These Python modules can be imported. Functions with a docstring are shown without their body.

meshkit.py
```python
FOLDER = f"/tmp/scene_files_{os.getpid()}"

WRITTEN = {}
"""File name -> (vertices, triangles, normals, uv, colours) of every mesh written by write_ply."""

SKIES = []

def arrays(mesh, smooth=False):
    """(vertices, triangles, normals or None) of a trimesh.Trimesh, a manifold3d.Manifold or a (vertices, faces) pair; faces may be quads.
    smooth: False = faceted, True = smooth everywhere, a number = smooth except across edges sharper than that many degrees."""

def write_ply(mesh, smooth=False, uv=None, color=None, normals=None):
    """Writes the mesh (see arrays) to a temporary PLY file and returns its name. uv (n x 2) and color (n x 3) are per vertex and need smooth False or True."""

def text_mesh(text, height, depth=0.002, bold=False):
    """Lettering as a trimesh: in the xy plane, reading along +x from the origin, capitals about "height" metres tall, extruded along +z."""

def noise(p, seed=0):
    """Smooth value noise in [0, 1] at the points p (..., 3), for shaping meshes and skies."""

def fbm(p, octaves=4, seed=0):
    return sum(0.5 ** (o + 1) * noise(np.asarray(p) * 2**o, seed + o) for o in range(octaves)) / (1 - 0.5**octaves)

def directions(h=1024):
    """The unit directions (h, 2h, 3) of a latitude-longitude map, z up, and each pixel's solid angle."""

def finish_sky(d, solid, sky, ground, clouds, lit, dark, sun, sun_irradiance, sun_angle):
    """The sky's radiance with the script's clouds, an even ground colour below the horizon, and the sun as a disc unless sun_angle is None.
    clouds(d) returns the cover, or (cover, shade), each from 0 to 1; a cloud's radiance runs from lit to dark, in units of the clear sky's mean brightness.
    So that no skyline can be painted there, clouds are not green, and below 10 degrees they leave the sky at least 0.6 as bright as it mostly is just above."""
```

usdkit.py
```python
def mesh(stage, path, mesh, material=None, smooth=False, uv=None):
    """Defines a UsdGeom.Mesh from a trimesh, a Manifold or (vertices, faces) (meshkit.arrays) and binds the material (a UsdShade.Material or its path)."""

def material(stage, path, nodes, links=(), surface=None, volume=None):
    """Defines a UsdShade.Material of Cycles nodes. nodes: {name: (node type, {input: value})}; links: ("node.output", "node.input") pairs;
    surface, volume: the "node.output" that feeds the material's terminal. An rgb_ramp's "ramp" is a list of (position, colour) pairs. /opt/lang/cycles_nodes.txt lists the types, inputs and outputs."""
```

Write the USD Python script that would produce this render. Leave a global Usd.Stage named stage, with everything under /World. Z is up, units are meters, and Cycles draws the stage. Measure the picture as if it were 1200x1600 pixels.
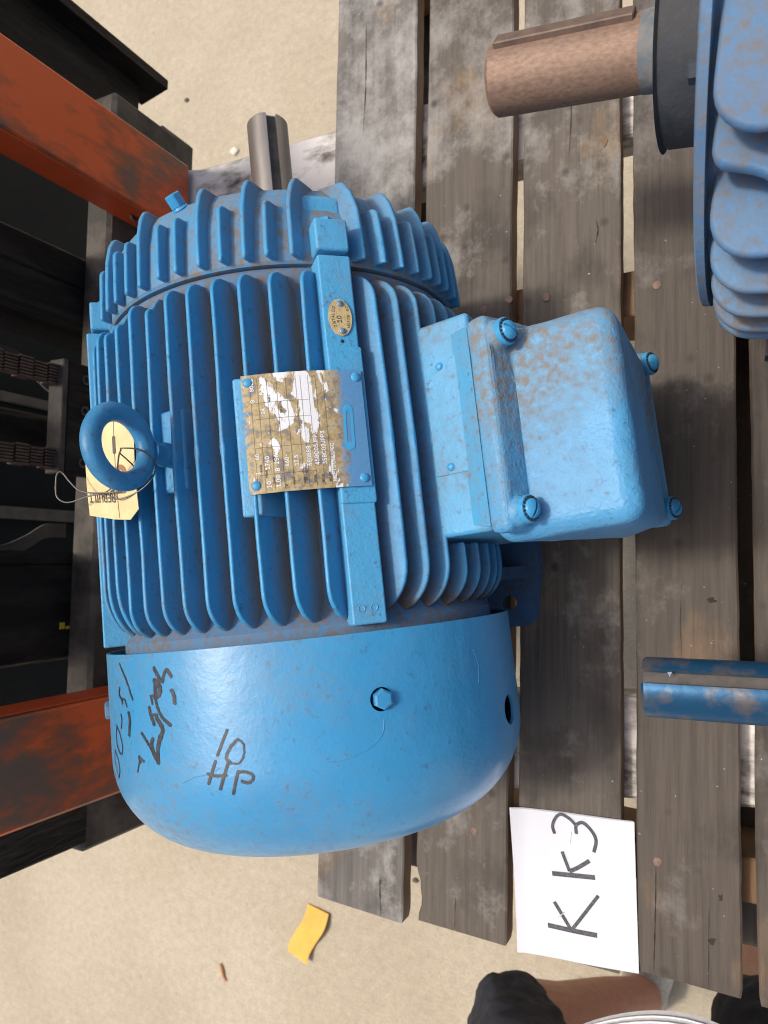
import math, random
import numpy as np, trimesh, usdkit, meshkit, manifold3d as m3
from shapely.geometry import LineString, Polygon, Point, MultiPolygon
from shapely.ops import unary_union
from pxr import Usd, UsdGeom, UsdLux, UsdShade, Gf, Sdf

stage = Usd.Stage.CreateInMemory()
UsdGeom.SetStageUpAxis(stage, UsdGeom.Tokens.z)
UsdGeom.SetStageMetersPerUnit(stage, 1.0)
UsdGeom.Xform.Define(stage, '/World')
stage.SetDefaultPrim(stage.GetPrimAtPath('/World'))
UsdGeom.Scope.Define(stage, '/World/Looks')
random.seed(7)
RNG = np.random.default_rng(7)

# ---------------------------------------------------------------- camera
CAM_Z = 1.61
cam = UsdGeom.Camera.Define(stage, '/World/camera')
CX, CDN, CF = [np.array(v) for v in ((0.892015, 0.018269, -0.451636), (-0.010754, -0.998042, -0.061612), (-0.451878, 0.059816, -0.890072))]
m = Gf.Matrix4d(*CX, 0, *(-CDN), 0, *(-CF), 0, 0, 0, CAM_Z, 1)
cam.AddTransformOp().Set(m)
cam.CreateHorizontalApertureAttr(7.43)
cam.CreateVerticalApertureAttr(7.43 * 4 / 3)
cam.CreateFocalLengthAttr(7.43 * 1108 / 1200)
cam.CreateFStopAttr(3.2)
cam.CreateFocusDistanceAttr(0.50)
cam.CreateClippingRangeAttr(Gf.Vec2f(0.01, 200))
cam.CreateExposureAttr(0.45)

# ---------------------------------------------------------------- sky and sun
SUN_EL = math.radians(71.0)
sd = np.array([-1.0, 0.16, 0.0]); sd /= np.linalg.norm(sd)
SUN = np.array([sd[0] * math.cos(SUN_EL), sd[1] * math.cos(SUN_EL), math.sin(SUN_EL)])
dome = UsdLux.DomeLight.Define(stage, '/World/sky')
dome.GetPrim().SetCustomDataByKey('kind', 'structure')
skym = usdkit.material(stage, '/World/Looks/sky_light', {
    's': ('sky_texture', {'sky_type': 'single_scattering', 'aerosol_density': 6.0, 'ozone_density': 0.6, 'air_density': 0.8, 'sun_disc': False, 'sun_elevation': SUN_EL,
                          'sun_rotation': math.atan2(SUN[0], SUN[1])}),
    'b': ('background_shader', {'strength': 0.13})}, [('s.color', 'b.color')], surface='b.background')
UsdShade.MaterialBindingAPI.Apply(dome.GetPrim()).Bind(skym)
sun = UsdLux.DistantLight.Define(stage, '/World/sun')
sun.CreateIntensityAttr(0.47); sun.CreateAngleAttr(6.5); sun.CreateNormalizeAttr(True)
sun.CreateColorAttr(Gf.Vec3f(1.0, 0.94, 0.84))
zax = SUN; xax = np.cross([0, 1, 0], zax); xax /= np.linalg.norm(xax); yax = np.cross(zax, xax)
sun.AddTransformOp().Set(Gf.Matrix4d(*xax, 0, *yax, 0, *zax, 0, 0, 0, 5, 1))

# ---------------------------------------------------------------- helpers
USED = {}
def free(parent, name):
    key = (parent, name); n = USED.get(key, 0); USED[key] = n + 1
    return name if n == 0 else '%s_%03d' % (name, n)

def meta(prim, label=None, cat=None, group=None, kind=None):
    for k, v in (('label', label), ('category', cat), ('group', group), ('kind', kind)):
        if v: prim.SetCustomDataByKey(k, v)

def thing(name, label, cat, loc=(0, 0, 0), rz=0.0, group=None, kind=None):
    p = '/World/' + free('/World', name)
    x = UsdGeom.Xform.Define(stage, p)
    x.AddTranslateOp().Set(Gf.Vec3d(*map(float, loc)))
    x.AddRotateZOp().Set(float(math.degrees(rz)))
    meta(x.GetPrim(), label, cat, group, kind)
    return p

def part(parent, name, mesh, mat, smooth=35, label=None, kind=None):
    p = parent + '/' + free(parent, name)
    o = usdkit.mesh(stage, p, mesh, MATS[mat], smooth=smooth)
    meta(o.GetPrim(), label, kind=kind)
    return p

def top(name, mesh, mat, label=None, cat=None, group=None, kind=None, smooth=35):
    p = '/World/' + free('/World', name)
    o = usdkit.mesh(stage, p, mesh, MATS[mat], smooth=smooth)
    meta(o.GetPrim(), label, cat, group, kind)
    return p

def T(v, f): return trimesh.Trimesh(np.asarray(v, float), np.asarray(f), process=False)
def cat(*ms): return trimesh.util.concatenate([x for x in ms if x is not None])
def move(mesh, d): q = mesh.copy(); q.apply_translation(d); return q
def box(lo, hi, b=0.0015):
    """a box with small chamfers"""
    lo, hi = np.array(lo, float), np.array(hi, float); b = min(b, (hi - lo).min() * .4)
    pts = []
    for i in range(8):
        c = np.array([hi[k] if i >> k & 1 else lo[k] for k in range(3)])
        sgn = np.array([-1 if i >> k & 1 else 1 for k in range(3)])
        for k in range(3):
            e = sgn * b; e[k] = 0; pts.append(c + e)
    h = m3.Manifold.hull_points(np.array(pts)).to_mesh()
    return T(h.vert_properties[:, :3], h.tri_verts)

def hull_pts(pts):
    h = m3.Manifold.hull_points(np.array(pts, float)).to_mesh()
    return T(h.vert_properties[:, :3], h.tri_verts)

def round_hull(corners, r, seg=20):
    s = m3.Manifold.sphere(r, seg)
    h = m3.Manifold.batch_hull([s.translate(list(map(float, c))) for c in corners]).to_mesh()
    return T(h.vert_properties[:, :3], h.tri_verts)

def revolve_y(prof, n=96, close=False):
    """prof: (r, y) pairs swept about the y axis"""
    prof = np.asarray(prof, float); k = len(prof)
    a = np.linspace(0, 2 * np.pi, n, endpoint=False)
    v = np.stack([prof[None, :, 0] * np.sin(a)[:, None], np.repeat(prof[None, :, 1], n, 0), prof[None, :, 0] * np.cos(a)[:, None]], -1).reshape(-1, 3)
    f = []
    kk = k if close else k - 1
    for i in range(n):
        j = (i + 1) % n
        for q in range(kk):
            w = (q + 1) % k
            A, B, C, D = i * k + q, i * k + w, j * k + w, j * k + q
            f += [(A, B, C), (A, C, D)]
    mm = T(v, f); mm.merge_vertices(); mm.update_faces(mm.nondegenerate_faces()); mm.fix_normals()
    return mm

def tube(path, r, n=10, cap=True):
    path = np.asarray(path, float); k = len(path)
    r = np.broadcast_to(r, k)
    tg = np.gradient(path, axis=0); tg /= np.linalg.norm(tg, axis=1)[:, None] + 1e-12
    ref = np.array([0, 0, 1.0]) if abs(tg[0][2]) < .9 else np.array([1.0, 0, 0])
    v = []
    for i in range(k):
        u = np.cross(ref, tg[i]); u /= np.linalg.norm(u) + 1e-12; w = np.cross(tg[i], u); ref = np.cross(tg[i], u) if False else ref
        a = np.linspace(0, 2 * np.pi, n, endpoint=False)
        v.append(path[i] + r[i] * (np.cos(a)[:, None] * u + np.sin(a)[:, None] * w))
    v = np.concatenate(v); f = []
    for i in range(k - 1):
        for j in range(n):
            q = (j + 1) % n
            f += [(i * n + j, i * n + q, (i + 1) * n + q), (i * n + j, (i + 1) * n + q, (i + 1) * n + j)]
    if cap:
        f += [(0, j + 1, j) for j in range(1, n - 1)] + [((k - 1) * n, (k - 1) * n + j, (k - 1) * n + j + 1) for j in range(1, n - 1)]
    mm = T(v, f); mm.fix_normals(); return mm

def smooth_path(pts, per=8):
    pts = np.asarray(pts, float); n = len(pts); out = []
    P = np.vstack([2 * pts[0] - pts[1], pts, 2 * pts[-1] - pts[-2]])
    for i in range(1, n):
        p0, p1, p2, p3 = P[i - 1], P[i], P[i + 1], P[i + 2]
        for t in np.linspace(0, 1, per, endpoint=False):
            out.append(.5 * (2 * p1 + (p2 - p0) * t + (2 * p0 - 5 * p1 + 4 * p2 - p3) * t * t + (3 * p1 - p0 - 3 * p2 + p3) * t ** 3))
    out.append(pts[-1]); return np.array(out)

def resample(poly, step):
    poly = np.asarray(poly, float); q = np.vstack([poly, poly[:1]])
    d = np.r_[0, np.cumsum(np.linalg.norm(np.diff(q, axis=0), axis=1))]
    n = max(8, int(round(d[-1] / step))); t = np.linspace(0, d[-1], n, endpoint=False)
    return np.stack([np.interp(t, d, q[:, 0]), np.interp(t, d, q[:, 1])], 1)

def plate2d(poly, hw, edge=0.0022, step=0.003):
    """a thick plate with rounded edges from a convex outline (p, q); hw(p, q) is its half thickness.
    Returns vertices (p, q, t) and faces."""
    P = resample(poly, step)
    if Polygon(P).exterior.is_ccw is False: P = P[::-1]
    tg = np.roll(P, -1, 0) - np.roll(P, 1, 0); tg /= np.linalg.norm(tg, axis=1)[:, None] + 1e-12
    inw = np.stack([-tg[:, 1], tg[:, 0]], 1)
    h = np.array([hw(*p) for p in P])
    lay = [(1.0, edge * 1.0), (.86, edge * .42), (.55, edge * .08), (0., 0.), (-.55, edge * .08), (-.86, edge * .42), (-1.0, edge * 1.0)]
    n = len(P); v = []
    for f_, ins in lay:
        q = P + inw * ins; v.append(np.c_[q, f_ * h])
    c = P.mean(0); hc = hw(*c)
    v = np.vstack(v + [np.array([[c[0], c[1], h.mean()], [c[0], c[1], -h.mean()]])])
    f = []
    for k in range(len(lay) - 1):
        for i in range(n):
            j = (i + 1) % n
            f += [(k * n + i, (k + 1) * n + i, (k + 1) * n + j), (k * n + i, (k + 1) * n + j, k * n + j)]
    L = (len(lay) - 1) * n
    for i in range(n):
        j = (i + 1) % n
        f += [(len(v) - 2, i, j), (len(v) - 1, L + j, L + i)]
    return v, np.array(f)

def fixn(mm):
    mm.fix_normals(); return mm

def sheet(poly2d, fn, step=0.0, depth=0.0):
    """a flat shape (shapely) laid on a surface by fn(u, v) -> xyz"""
    ms = []
    for g in getattr(poly2d, 'geoms', [poly2d]):
        if g.is_empty or g.area < 1e-10: continue
        v, f = trimesh.creation.triangulate_polygon(g, engine='earcut')
        if step:
            mm = T(np.c_[v, np.zeros(len(v))], f)
            for _ in range(12):
                if mm.edges_unique_length.max() < step: break
                mm = mm.subdivide_to_size(step, max_iter=12)
            v, f = mm.vertices[:, :2], mm.faces
        ms.append(T(np.array([fn(*p) for p in v]), f))
    return cat(*ms)

def text_shape(s, height, bold=False):
    mm = meshkit.text_mesh(s, height, 0.001, bold)
    up = mm.face_normals[:, 2] > .9
    return mm.vertices, mm.faces[up]

def text_on(s, height, u0, v0, fn, bold=False, centre=False, sx=1.0):
    """lettering whose own x runs along u and y along v of the surface fn(u, v)"""
    v, f = text_shape(s, height, bold)
    off = (v[:, 0].max() * .5 * sx) if centre else 0
    return T(np.array([fn(u0 + p[0] * sx - off, v0 + p[1]) for p in v]), f)

# ---------------------------------------------------------------- materials
MATS = {}
def mat(name, nodes, links, surface='p.BSDF'):
    MATS[name] = usdkit.material(stage, '/World/Looks/' + name, nodes, links, surface=surface)

def paint(name, base, light, dust=0.35, rough=0.42, core=None, dust_col=(.17, .135, .105), dscale=14.0, bump=0.35, seed=0.0, cy=None, spk=.6, coat=0.0, dent=.25, ymask=None):
    """old enamel over cast iron: two tones, settled dust in patches, fine pits. core=(r0, r1): thicker dust towards that radius."""
    N = {'tc': ('texture_coordinate', {}),
         'mp': ('mapping', {'location': (seed, seed * .7, seed * 1.3)}),
         'n1': ('noise_texture', {'scale': dscale, 'detail': 6.0, 'roughness': .62}),
         'n2': ('noise_texture', {'scale': 170.0, 'detail': 4.0, 'roughness': .6}),
         'n3': ('noise_texture', {'scale': 460.0, 'detail': 3.0, 'roughness': .55}),
         'n4': ('noise_texture', {'scale': 5.0, 'detail': 4.0}),
         'tone': ('mix_color', {'a': base, 'b': light}),
         'r4': ('map_range', {'from_min': .35, 'from_max': .68, 'clamp': True}),
         'r1': ('map_range', {'from_min': .66 - .42 * dust, 'from_max': 1.06 - .42 * dust, 'clamp': True}),
         'r2': ('map_range', {'from_min': .32, 'from_max': .63, 'to_min': .12, 'clamp': True}),
         'dm': ('math', {'math_type': 'multiply'}),
         'dadd': ('math', {'math_type': 'add', 'value2': 0.0, 'use_clamp': True}),
         'dk': ('map_range', {'from_min': .60, 'from_max': .72, 'to_max': spk, 'clamp': True}),
         'pit': ('mix_color', {'b': (.035, .05, .07)}),
         'col': ('mix_color', {'b': dust_col}),
         'rgh': ('map_range', {'to_min': rough, 'to_max': .85}),
         'bh': ('math', {'math_type': 'multiply_add', 'value2': .6}),
         'b0': ('bump', {'strength': dent, 'distance': .006}), 'nd': ('noise_texture', {'scale': 26.0, 'detail': 2.0}), 'bm': ('bump', {'strength': bump, 'distance': .0009}),
         'p': ('principled_bsdf', {'specular_ior_level': .45, 'coat_weight': coat, 'coat_roughness': .22})}
    L = [('tc.object', 'mp.vector'), ('mp.vector', 'nd.vector'), ('nd.fac', 'b0.height'), ('b0.normal', 'bm.normal')] + [('mp.vector', n + '.vector') for n in ('n1', 'n2', 'n3', 'n4')] + [
        ('n4.fac', 'r4.value'), ('r4.result', 'tone.fac'), ('n1.fac', 'r1.value'), ('n2.fac', 'r2.value'),
        ('r1.result', 'dm.value1'), ('r2.result', 'dm.value2'), ('n2.fac', 'dk.value'),
        ('dk.result', 'pit.fac'), ('tone.result', 'pit.a'), ('pit.result', 'col.a'), ('col.result', 'p.base_color'),
        ('dadd.value', 'col.fac'), ('dm.value', 'dadd.value1'), ('dadd.value', 'rgh.value'), ('rgh.result', 'p.roughness'),
        ('n3.fac', 'bh.value1'), ('n2.fac', 'bh.value3'), ('bh.value', 'bm.height'), ('bm.normal', 'p.normal')]
    if ymask:
        # dust gathered towards one end of the casting
        N.update({'ys': ('separate_xyz', {}), 'ym': ('map_range', {'range_type': 'smoothstep', 'from_min': ymask[0], 'from_max': ymask[1], 'to_min': ymask[2], 'to_max': ymask[3]}), 'ya': ('math', {'math_type': 'add'})})
        L = [l for l in L if l != ('n1.fac', 'r1.value')] + [('mp.vector', 'ys.vector') if False else ('tc.object', 'ys.vector'), ('ys.y', 'ym.value'), ('ym.result', 'ya.value1'), ('n1.fac', 'ya.value2'), ('ya.value', 'r1.value')]
    if core:
        # radius from the motor's axis: dust lies thick at the roots between the fins
        N.update({'sx': ('separate_xyz', {}), 'zz': ('math', {'math_type': 'subtract', 'value2': cy}),
                  'x2': ('math', {'math_type': 'multiply'}), 'z2': ('math', {'math_type': 'multiply'}),
                  'ss': ('math', {'math_type': 'add'}), 'rr': ('math', {'math_type': 'sqrt'}),
                  'rj': ('math', {'math_type': 'multiply_add', 'value2': .020, 'value3': -.010}),
                  'ra': ('math', {'math_type': 'add'}),
                  'cr': ('map_range', {'from_min': core[0], 'from_max': core[1], 'to_min': core[2] if len(core) > 2 else .92, 'to_max': 0.0, 'clamp': True})})
        L += [('tc.object', 'sx.vector'), ('sx.z', 'zz.value1'), ('sx.x', 'x2.value1'), ('sx.x', 'x2.value2'), ('zz.value', 'z2.value1'), ('zz.value', 'z2.value2'),
              ('x2.value', 'ss.value1'), ('z2.value', 'ss.value2'), ('ss.value', 'rr.value1'), ('n1.fac', 'rj.value1'), ('rj.value', 'ra.value1'), ('rr.value', 'ra.value2'),
              ('ra.value', 'cr.value'), ('cr.result', 'dadd.value2')]
    mat(name, N, L)

AZ = 0.1654            # motor axis above the boards
BLUE, BLUE2 = (.030, .222, .440), (.050, .288, .520)
DUST = (.16, .128, .10)
paint('paint_cover', BLUE, BLUE2, dust=.50, rough=.36, bump=.28, dscale=6.5, spk=.4, dust_col=(.15, .16, .17), coat=.35, dent=.16)
paint('paint_fin_clean', BLUE, BLUE2, dust=.42, rough=.42, core=(.1435, .1585, .95), cy=AZ, dust_col=DUST)
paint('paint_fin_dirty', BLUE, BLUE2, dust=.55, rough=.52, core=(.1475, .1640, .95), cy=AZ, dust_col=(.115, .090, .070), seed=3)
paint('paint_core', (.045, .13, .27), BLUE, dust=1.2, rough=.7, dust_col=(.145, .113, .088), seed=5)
paint('paint_bell', BLUE, BLUE2, dust=1.2, rough=.5, dust_col=(.17, .15, .13), seed=7, dscale=18)
paint('paint_bell_fin', BLUE, BLUE2, dust=.45, rough=.45, dust_col=(.15, .13, .11), seed=9, core=(.135, .158, .8), cy=AZ)
paint('paint_bar', BLUE2, (.070, .29, .50), dust=.38, rough=.45, dust_col=DUST, seed=11, bump=.5, dscale=30)
paint('paint_box', (.052, .235, .44), (.082, .30, .52), dust=.74, rough=.46, dust_col=(.17, .168, .158), seed=14.6, bump=.9, dscale=12, spk=.5, dent=.12, ymask=(.040, .090, -.09, .15))
paint('paint_box_base', BLUE2, (.070, .29, .50), dust=.6, rough=.5, dust_col=(.17, .15, .125), seed=17, bump=.6, dscale=22)
paint('paint_screw', BLUE, BLUE2, dust=.3, rough=.4, seed=19)
paint('paint_eye', (.03, .19, .38), BLUE, dust=.45, rough=.42, dust_col=(.045, .05, .055), seed=23, dscale=22)
paint('paint_foot', (.03, .10, .2), (.035, .13, .28), dust=.8, rough=.6, dust_col=(.075, .065, .055), seed=25)
paint('paint_two', (.040, .145, .30), (.095, .235, .41), dust=1.12, rough=.55, dust_col=(.145, .135, .125), seed=31, dscale=11)
paint('paint_two_dark', (.017, .021, .029), (.018, .038, .068), dust=.9, rough=.6, dust_col=(.045, .042, .04), seed=37)

def simple(name, col, rough=.6, metal=0.0, var=None, scale=40, bump=.2, dist=.001, spec=.5, stretch=(1, 1, 1), lo=.35, hi=.65, coat=0):
    var = var or col
    mat(name, {'tc': ('texture_coordinate', {}), 'mp': ('mapping', {'scale': stretch}), 'n': ('noise_texture', {'scale': scale, 'detail': 6.0, 'roughness': .62}),
               'n2': ('noise_texture', {'scale': scale * 6.3, 'detail': 3.0}),
               'r': ('map_range', {'from_min': lo, 'from_max': hi, 'clamp': True}), 'c': ('mix_color', {'a': col, 'b': var}),
               'bm': ('bump', {'strength': bump, 'distance': dist}),
               'p': ('principled_bsdf', {'roughness': rough, 'metallic': metal, 'specular_ior_level': spec, 'coat_weight': coat})},
        [('tc.object', 'mp.vector'), ('mp.vector', 'n.vector'), ('mp.vector', 'n2.vector'), ('n.fac', 'r.value'), ('r.result', 'c.fac'), ('c.result', 'p.base_color'),
         ('n2.fac', 'bm.height'), ('bm.normal', 'p.normal')])

simple('steel_shaft', (.20, .18, .16), .42, .75, (.34, .32, .29), 35, .15, stretch=(1, .15, 1))
simple('keyway_steel', (.07, .062, .055), .6, .5, (.13, .115, .10), 60)
simple('rusty_shaft', (.155, .098, .068), .5, .35, (.27, .18, .13), 420, .5, .0006, lo=.3, hi=.7, stretch=(.5, 1, 1))
simple('rusty_key', (.10, .07, .055), .6, .4, (.16, .11, .085), 90)
simple('blued_shaft', (.010, .065, .14), .36, .55, (.10, .095, .095), 22, .2, lo=.47, hi=.56, stretch=(1, 1, 1))
simple('dark_steel', (.03, .033, .037), .5, .5, (.06, .06, .06), 60)
simple('rivet_steel', (.20, .27, .33), .4, .4, (.10, .2, .33), 200)
simple('ink', (.022, .021, .024), .5, 0, (.055, .075, .10), 230, .1, lo=.45, hi=.75)
simple('crack', (.016, .012, .010), .9, 0, (.035, .025, .018), 200)
simple('ink_thin', (.022, .022, .026), .5, 0, (.06, .08, .12), 260, .1, lo=.4, hi=.7)
simple('pen_grey', (.10, .105, .125), .7, 0, (.03, .03, .04), 420, .05)
simple('plate_letter', (.74, .75, .76), .5, 0, (.55, .58, .60), 160)
simple('plate_line', (.035, .035, .03), .6)
simple('badge_metal', (.50, .36, .15), .45, .35, (.60, .48, .27), 190, .3)
simple('badge_letter', (.06, .045, .025), .6)
simple('paper', (.60, .61, .65), .75, 0, (.575, .585, .625), 6, .05)
simple('staple', (.75, .75, .77), .25, 1.0)
simple('tag_card', (.70, .56, .30), .8, 0, (.62, .48, .25), 70, .15)
simple('tag_eyelet', (.30, .15, .07), .8)
simple('tag_ink', (.10, .09, .07), .8)
simple('tag_wire', (.13, .12, .11), .45, .8)
simple('yellow_card', (.72, .40, .07), .75, 0, (.64, .34, .06), 30, .1)
simple('black_steel', (.006, .0056, .0052), .6, 0, (.035, .031, .026), 26, .8, .004, spec=.22, stretch=(1, 1, .22), lo=.46, hi=.74)
simple('grey_steel', (.028, .024, .020), .65, .1, (.085, .072, .058), 22, .5, .002, lo=.42, hi=.66)
simple('tine_steel', (.10, .085, .07), .5, .25, (.60, .575, .545), 34, .4, .001, lo=.34, hi=.53, stretch=(.5, 1, 1))
simple('chain_steel', (.075, .05, .04), .5, .5, (.13, .09, .07), 80, .3)
simple('truck_panel', (.004, .007, .009), .5, 0, (.007, .010, .012), 6, spec=.15)
simple('strap_steel', (.055, .052, .05), .6, .2, (.09, .085, .08), 40)
simple('nail', (.11, .075, .06), .6, .4, (.20, .13, .10), 200)
simple('skin', (.46, .22, .14), .5, 0, (.40, .18, .11), 90, .25, .0006, spec=.35)
simple('hair', (.03, .022, .016), .6, 0, (.05, .035, .025), 300, .5)
simple('navy_cloth', (.008, .010, .017), .85, 0, (.018, .020, .030), 120, .5, .0005)
simple('white_cloth', (.66, .68, .72), .85, 0, (.60, .62, .67), 420, .4, .0005)
simple('thread', (.72, .72, .74), .8)
simple('shoe_cloth', (.62, .57, .48), .85, 0, (.40, .35, .27), 260, .5)
simple('shoe_sole', (.60, .57, .50), .7)
simple('yellow_paint', (.55, .36, .02), .6)
simple('eye_white', (.7, .68, .64), .3)

# worn orange enamel rubbed to brown and bare metal along the lift
for ONAME, OSH in (('orange_worn', .028), ('orange_dull', .0)): mat(ONAME, {'tc': ('texture_coordinate', {}), 'mp': ('mapping', {'scale': (1, 1, .45)}), 'n': ('noise_texture', {'scale': 8.5, 'detail': 7.0, 'roughness': .6}),
    'n2': ('noise_texture', {'scale': 60.0, 'detail': 6.0, 'roughness': .7}), 'mx': ('math', {'math_type': 'multiply_add', 'value2': .30}), 'ms': ('math', {'math_type': 'add', 'value2': OSH}),
    'r': ('rgb_ramp', {'ramp': [(.0, (.045, .033, .026)), (.52, (.085, .058, .043)), (.58, (.11, .062, .042)), (.64, (.26, .060, .022)), (.72, (.60, .085, .013)), (1., (.5, .08, .015))]}),
    'bm': ('bump', {'strength': .3, 'distance': .001}), 'p': ('principled_bsdf', {'roughness': .42})},
    [('tc.object', 'mp.vector'), ('mp.vector', 'n.vector'), ('mp.vector', 'n2.vector'), ('n2.fac', 'mx.value1'), ('n.fac', 'mx.value3'), ('mx.value', 'ms.value1'), ('ms.value', 'r.fac'), ('r.color', 'p.base_color'), ('n2.fac', 'bm.height'), ('bm.normal', 'p.normal')])
simple('orange_side', (.46, .062, .012), .45, 0, (.36, .05, .012), 14)

def wood(name, dark, mid, tan, seed, pale_patch=.5):
    """weathered pallet board: fine grain along y, oil-dark and tan blotches, pale patches and blots, more towards +y"""
    mat(name, {'tc': ('texture_coordinate', {}),
        'mg': ('mapping', {'scale': (190, 7, 190), 'location': (seed, seed, 0)}), 'g': ('noise_texture', {'scale': 1.0, 'detail': 5.0, 'roughness': .65, 'distortion': .25}),
        'mw': ('mapping', {'scale': (260, 32, 260), 'location': (seed, 0, seed)}), 'w': ('noise_texture', {'scale': 1.0, 'detail': 3.0}),
        'mb': ('mapping', {'scale': (9, 6, 9), 'location': (seed * 2, seed, 0)}), 'b': ('noise_texture', {'scale': 1.0, 'detail': 6.0, 'roughness': .6}),
        'mc': ('mapping', {'scale': (15, 12, 15), 'location': (-seed, seed * 3, 0)}), 'c': ('noise_texture', {'scale': 1.0, 'detail': 9.0, 'roughness': .72}),
        'vs': ('voronoi_texture', {'scale': 26.0}), 'vr': ('map_range', {'from_min': .05, 'from_max': .16, 'to_min': .75, 'to_max': 0., 'clamp': True}),
        'sp': ('noise_texture', {'scale': 210.0, 'detail': 2.0}), 'spr': ('map_range', {'from_min': .755, 'from_max': .785, 'clamp': True}),
        'rb': ('rgb_ramp', {'ramp': [(.36, dark), (.45, mid), (.57, mid), (.68, tan)]}),
        'gm': ('map_range', {'from_min': .3, 'from_max': .72, 'to_min': .70, 'to_max': 1.24}),
        'gc': ('mix_color', {'blend_type': 'multiply', 'fac': 1.0}), 'gcol': ('combine_color', {}),
        'cr': ('map_range', {'from_min': .535 - .03 * pale_patch, 'from_max': .67, 'to_max': min(.85, .55 * pale_patch), 'clamp': True}), 'cy': ('separate_xyz', {}), 'cm': ('map_range', {'range_type': 'smoothstep', 'from_min': .06, 'from_max': .30, 'to_min': -.035, 'to_max': .065}), 'ca': ('math', {'math_type': 'add'}),  # pale patches spread further towards the +y end
        'sc': ('mix_color', {'b': (.36, .35, .33)}), 'st': ('mix_color', {'b': (.028, .022, .019)}), 'wf': ('mix_color', {'b': (.26, .33, .40)}), 'geo': ('geometry', {}), 'sn': ('separate_xyz', {}), 'an': ('math', {'math_type': 'absolute'}), 'nr': ('map_range', {'from_min': .55, 'from_max': .35, 'to_max': .8, 'clamp': True}), 'raw_lift': ('mix_color', {'b': (.20, .125, .070)}),  # upright faces: raw-wood brown, lightened in the colour to offset their shade
        'bh': ('math', {'math_type': 'multiply_add', 'value2': .5}), 'bm': ('bump', {'strength': .55, 'distance': .0012}),
        'p': ('principled_bsdf', {'roughness': .68, 'specular_ior_level': .35})},
        [('tc.object', a + '.vector') for a in ('mg', 'mw', 'mb', 'mc', 'vs', 'sp')] + [('mg.vector', 'g.vector'), ('mw.vector', 'w.vector'), ('mb.vector', 'b.vector'), ('mc.vector', 'c.vector'),
         ('b.fac', 'rb.fac'), ('rb.color', 'gc.a'), ('g.fac', 'gm.value'), ('gm.result', 'gcol.r'), ('gm.result', 'gcol.g'), ('gm.result', 'gcol.b'), ('gcol.color', 'gc.b'),
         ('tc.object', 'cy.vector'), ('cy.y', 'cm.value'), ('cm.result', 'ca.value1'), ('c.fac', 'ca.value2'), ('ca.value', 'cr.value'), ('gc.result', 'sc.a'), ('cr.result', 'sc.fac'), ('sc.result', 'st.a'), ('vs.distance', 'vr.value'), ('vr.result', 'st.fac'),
         ('st.result', 'wf.a'), ('sp.fac', 'spr.value'), ('spr.result', 'wf.fac'), ('geo.true_normal', 'sn.vector'), ('sn.z', 'an.value1'), ('an.value', 'nr.value'), ('nr.result', 'raw_lift.fac'), ('wf.result', 'raw_lift.a'), ('raw_lift.result', 'p.base_color'),
         ('g.fac', 'bh.value1'), ('w.fac', 'bh.value3'), ('bh.value', 'bm.height'), ('bm.normal', 'p.normal')])
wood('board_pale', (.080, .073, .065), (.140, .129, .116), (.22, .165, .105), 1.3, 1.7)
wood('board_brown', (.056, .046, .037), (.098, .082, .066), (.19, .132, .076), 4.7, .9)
wood('board_dark', (.043, .034, .027), (.074, .060, .048), (.135, .090, .055), 9.1, .45)
wood('board_raw', (.10, .06, .032), (.16, .095, .05), (.22, .135, .07), 13.3, .1)

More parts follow.
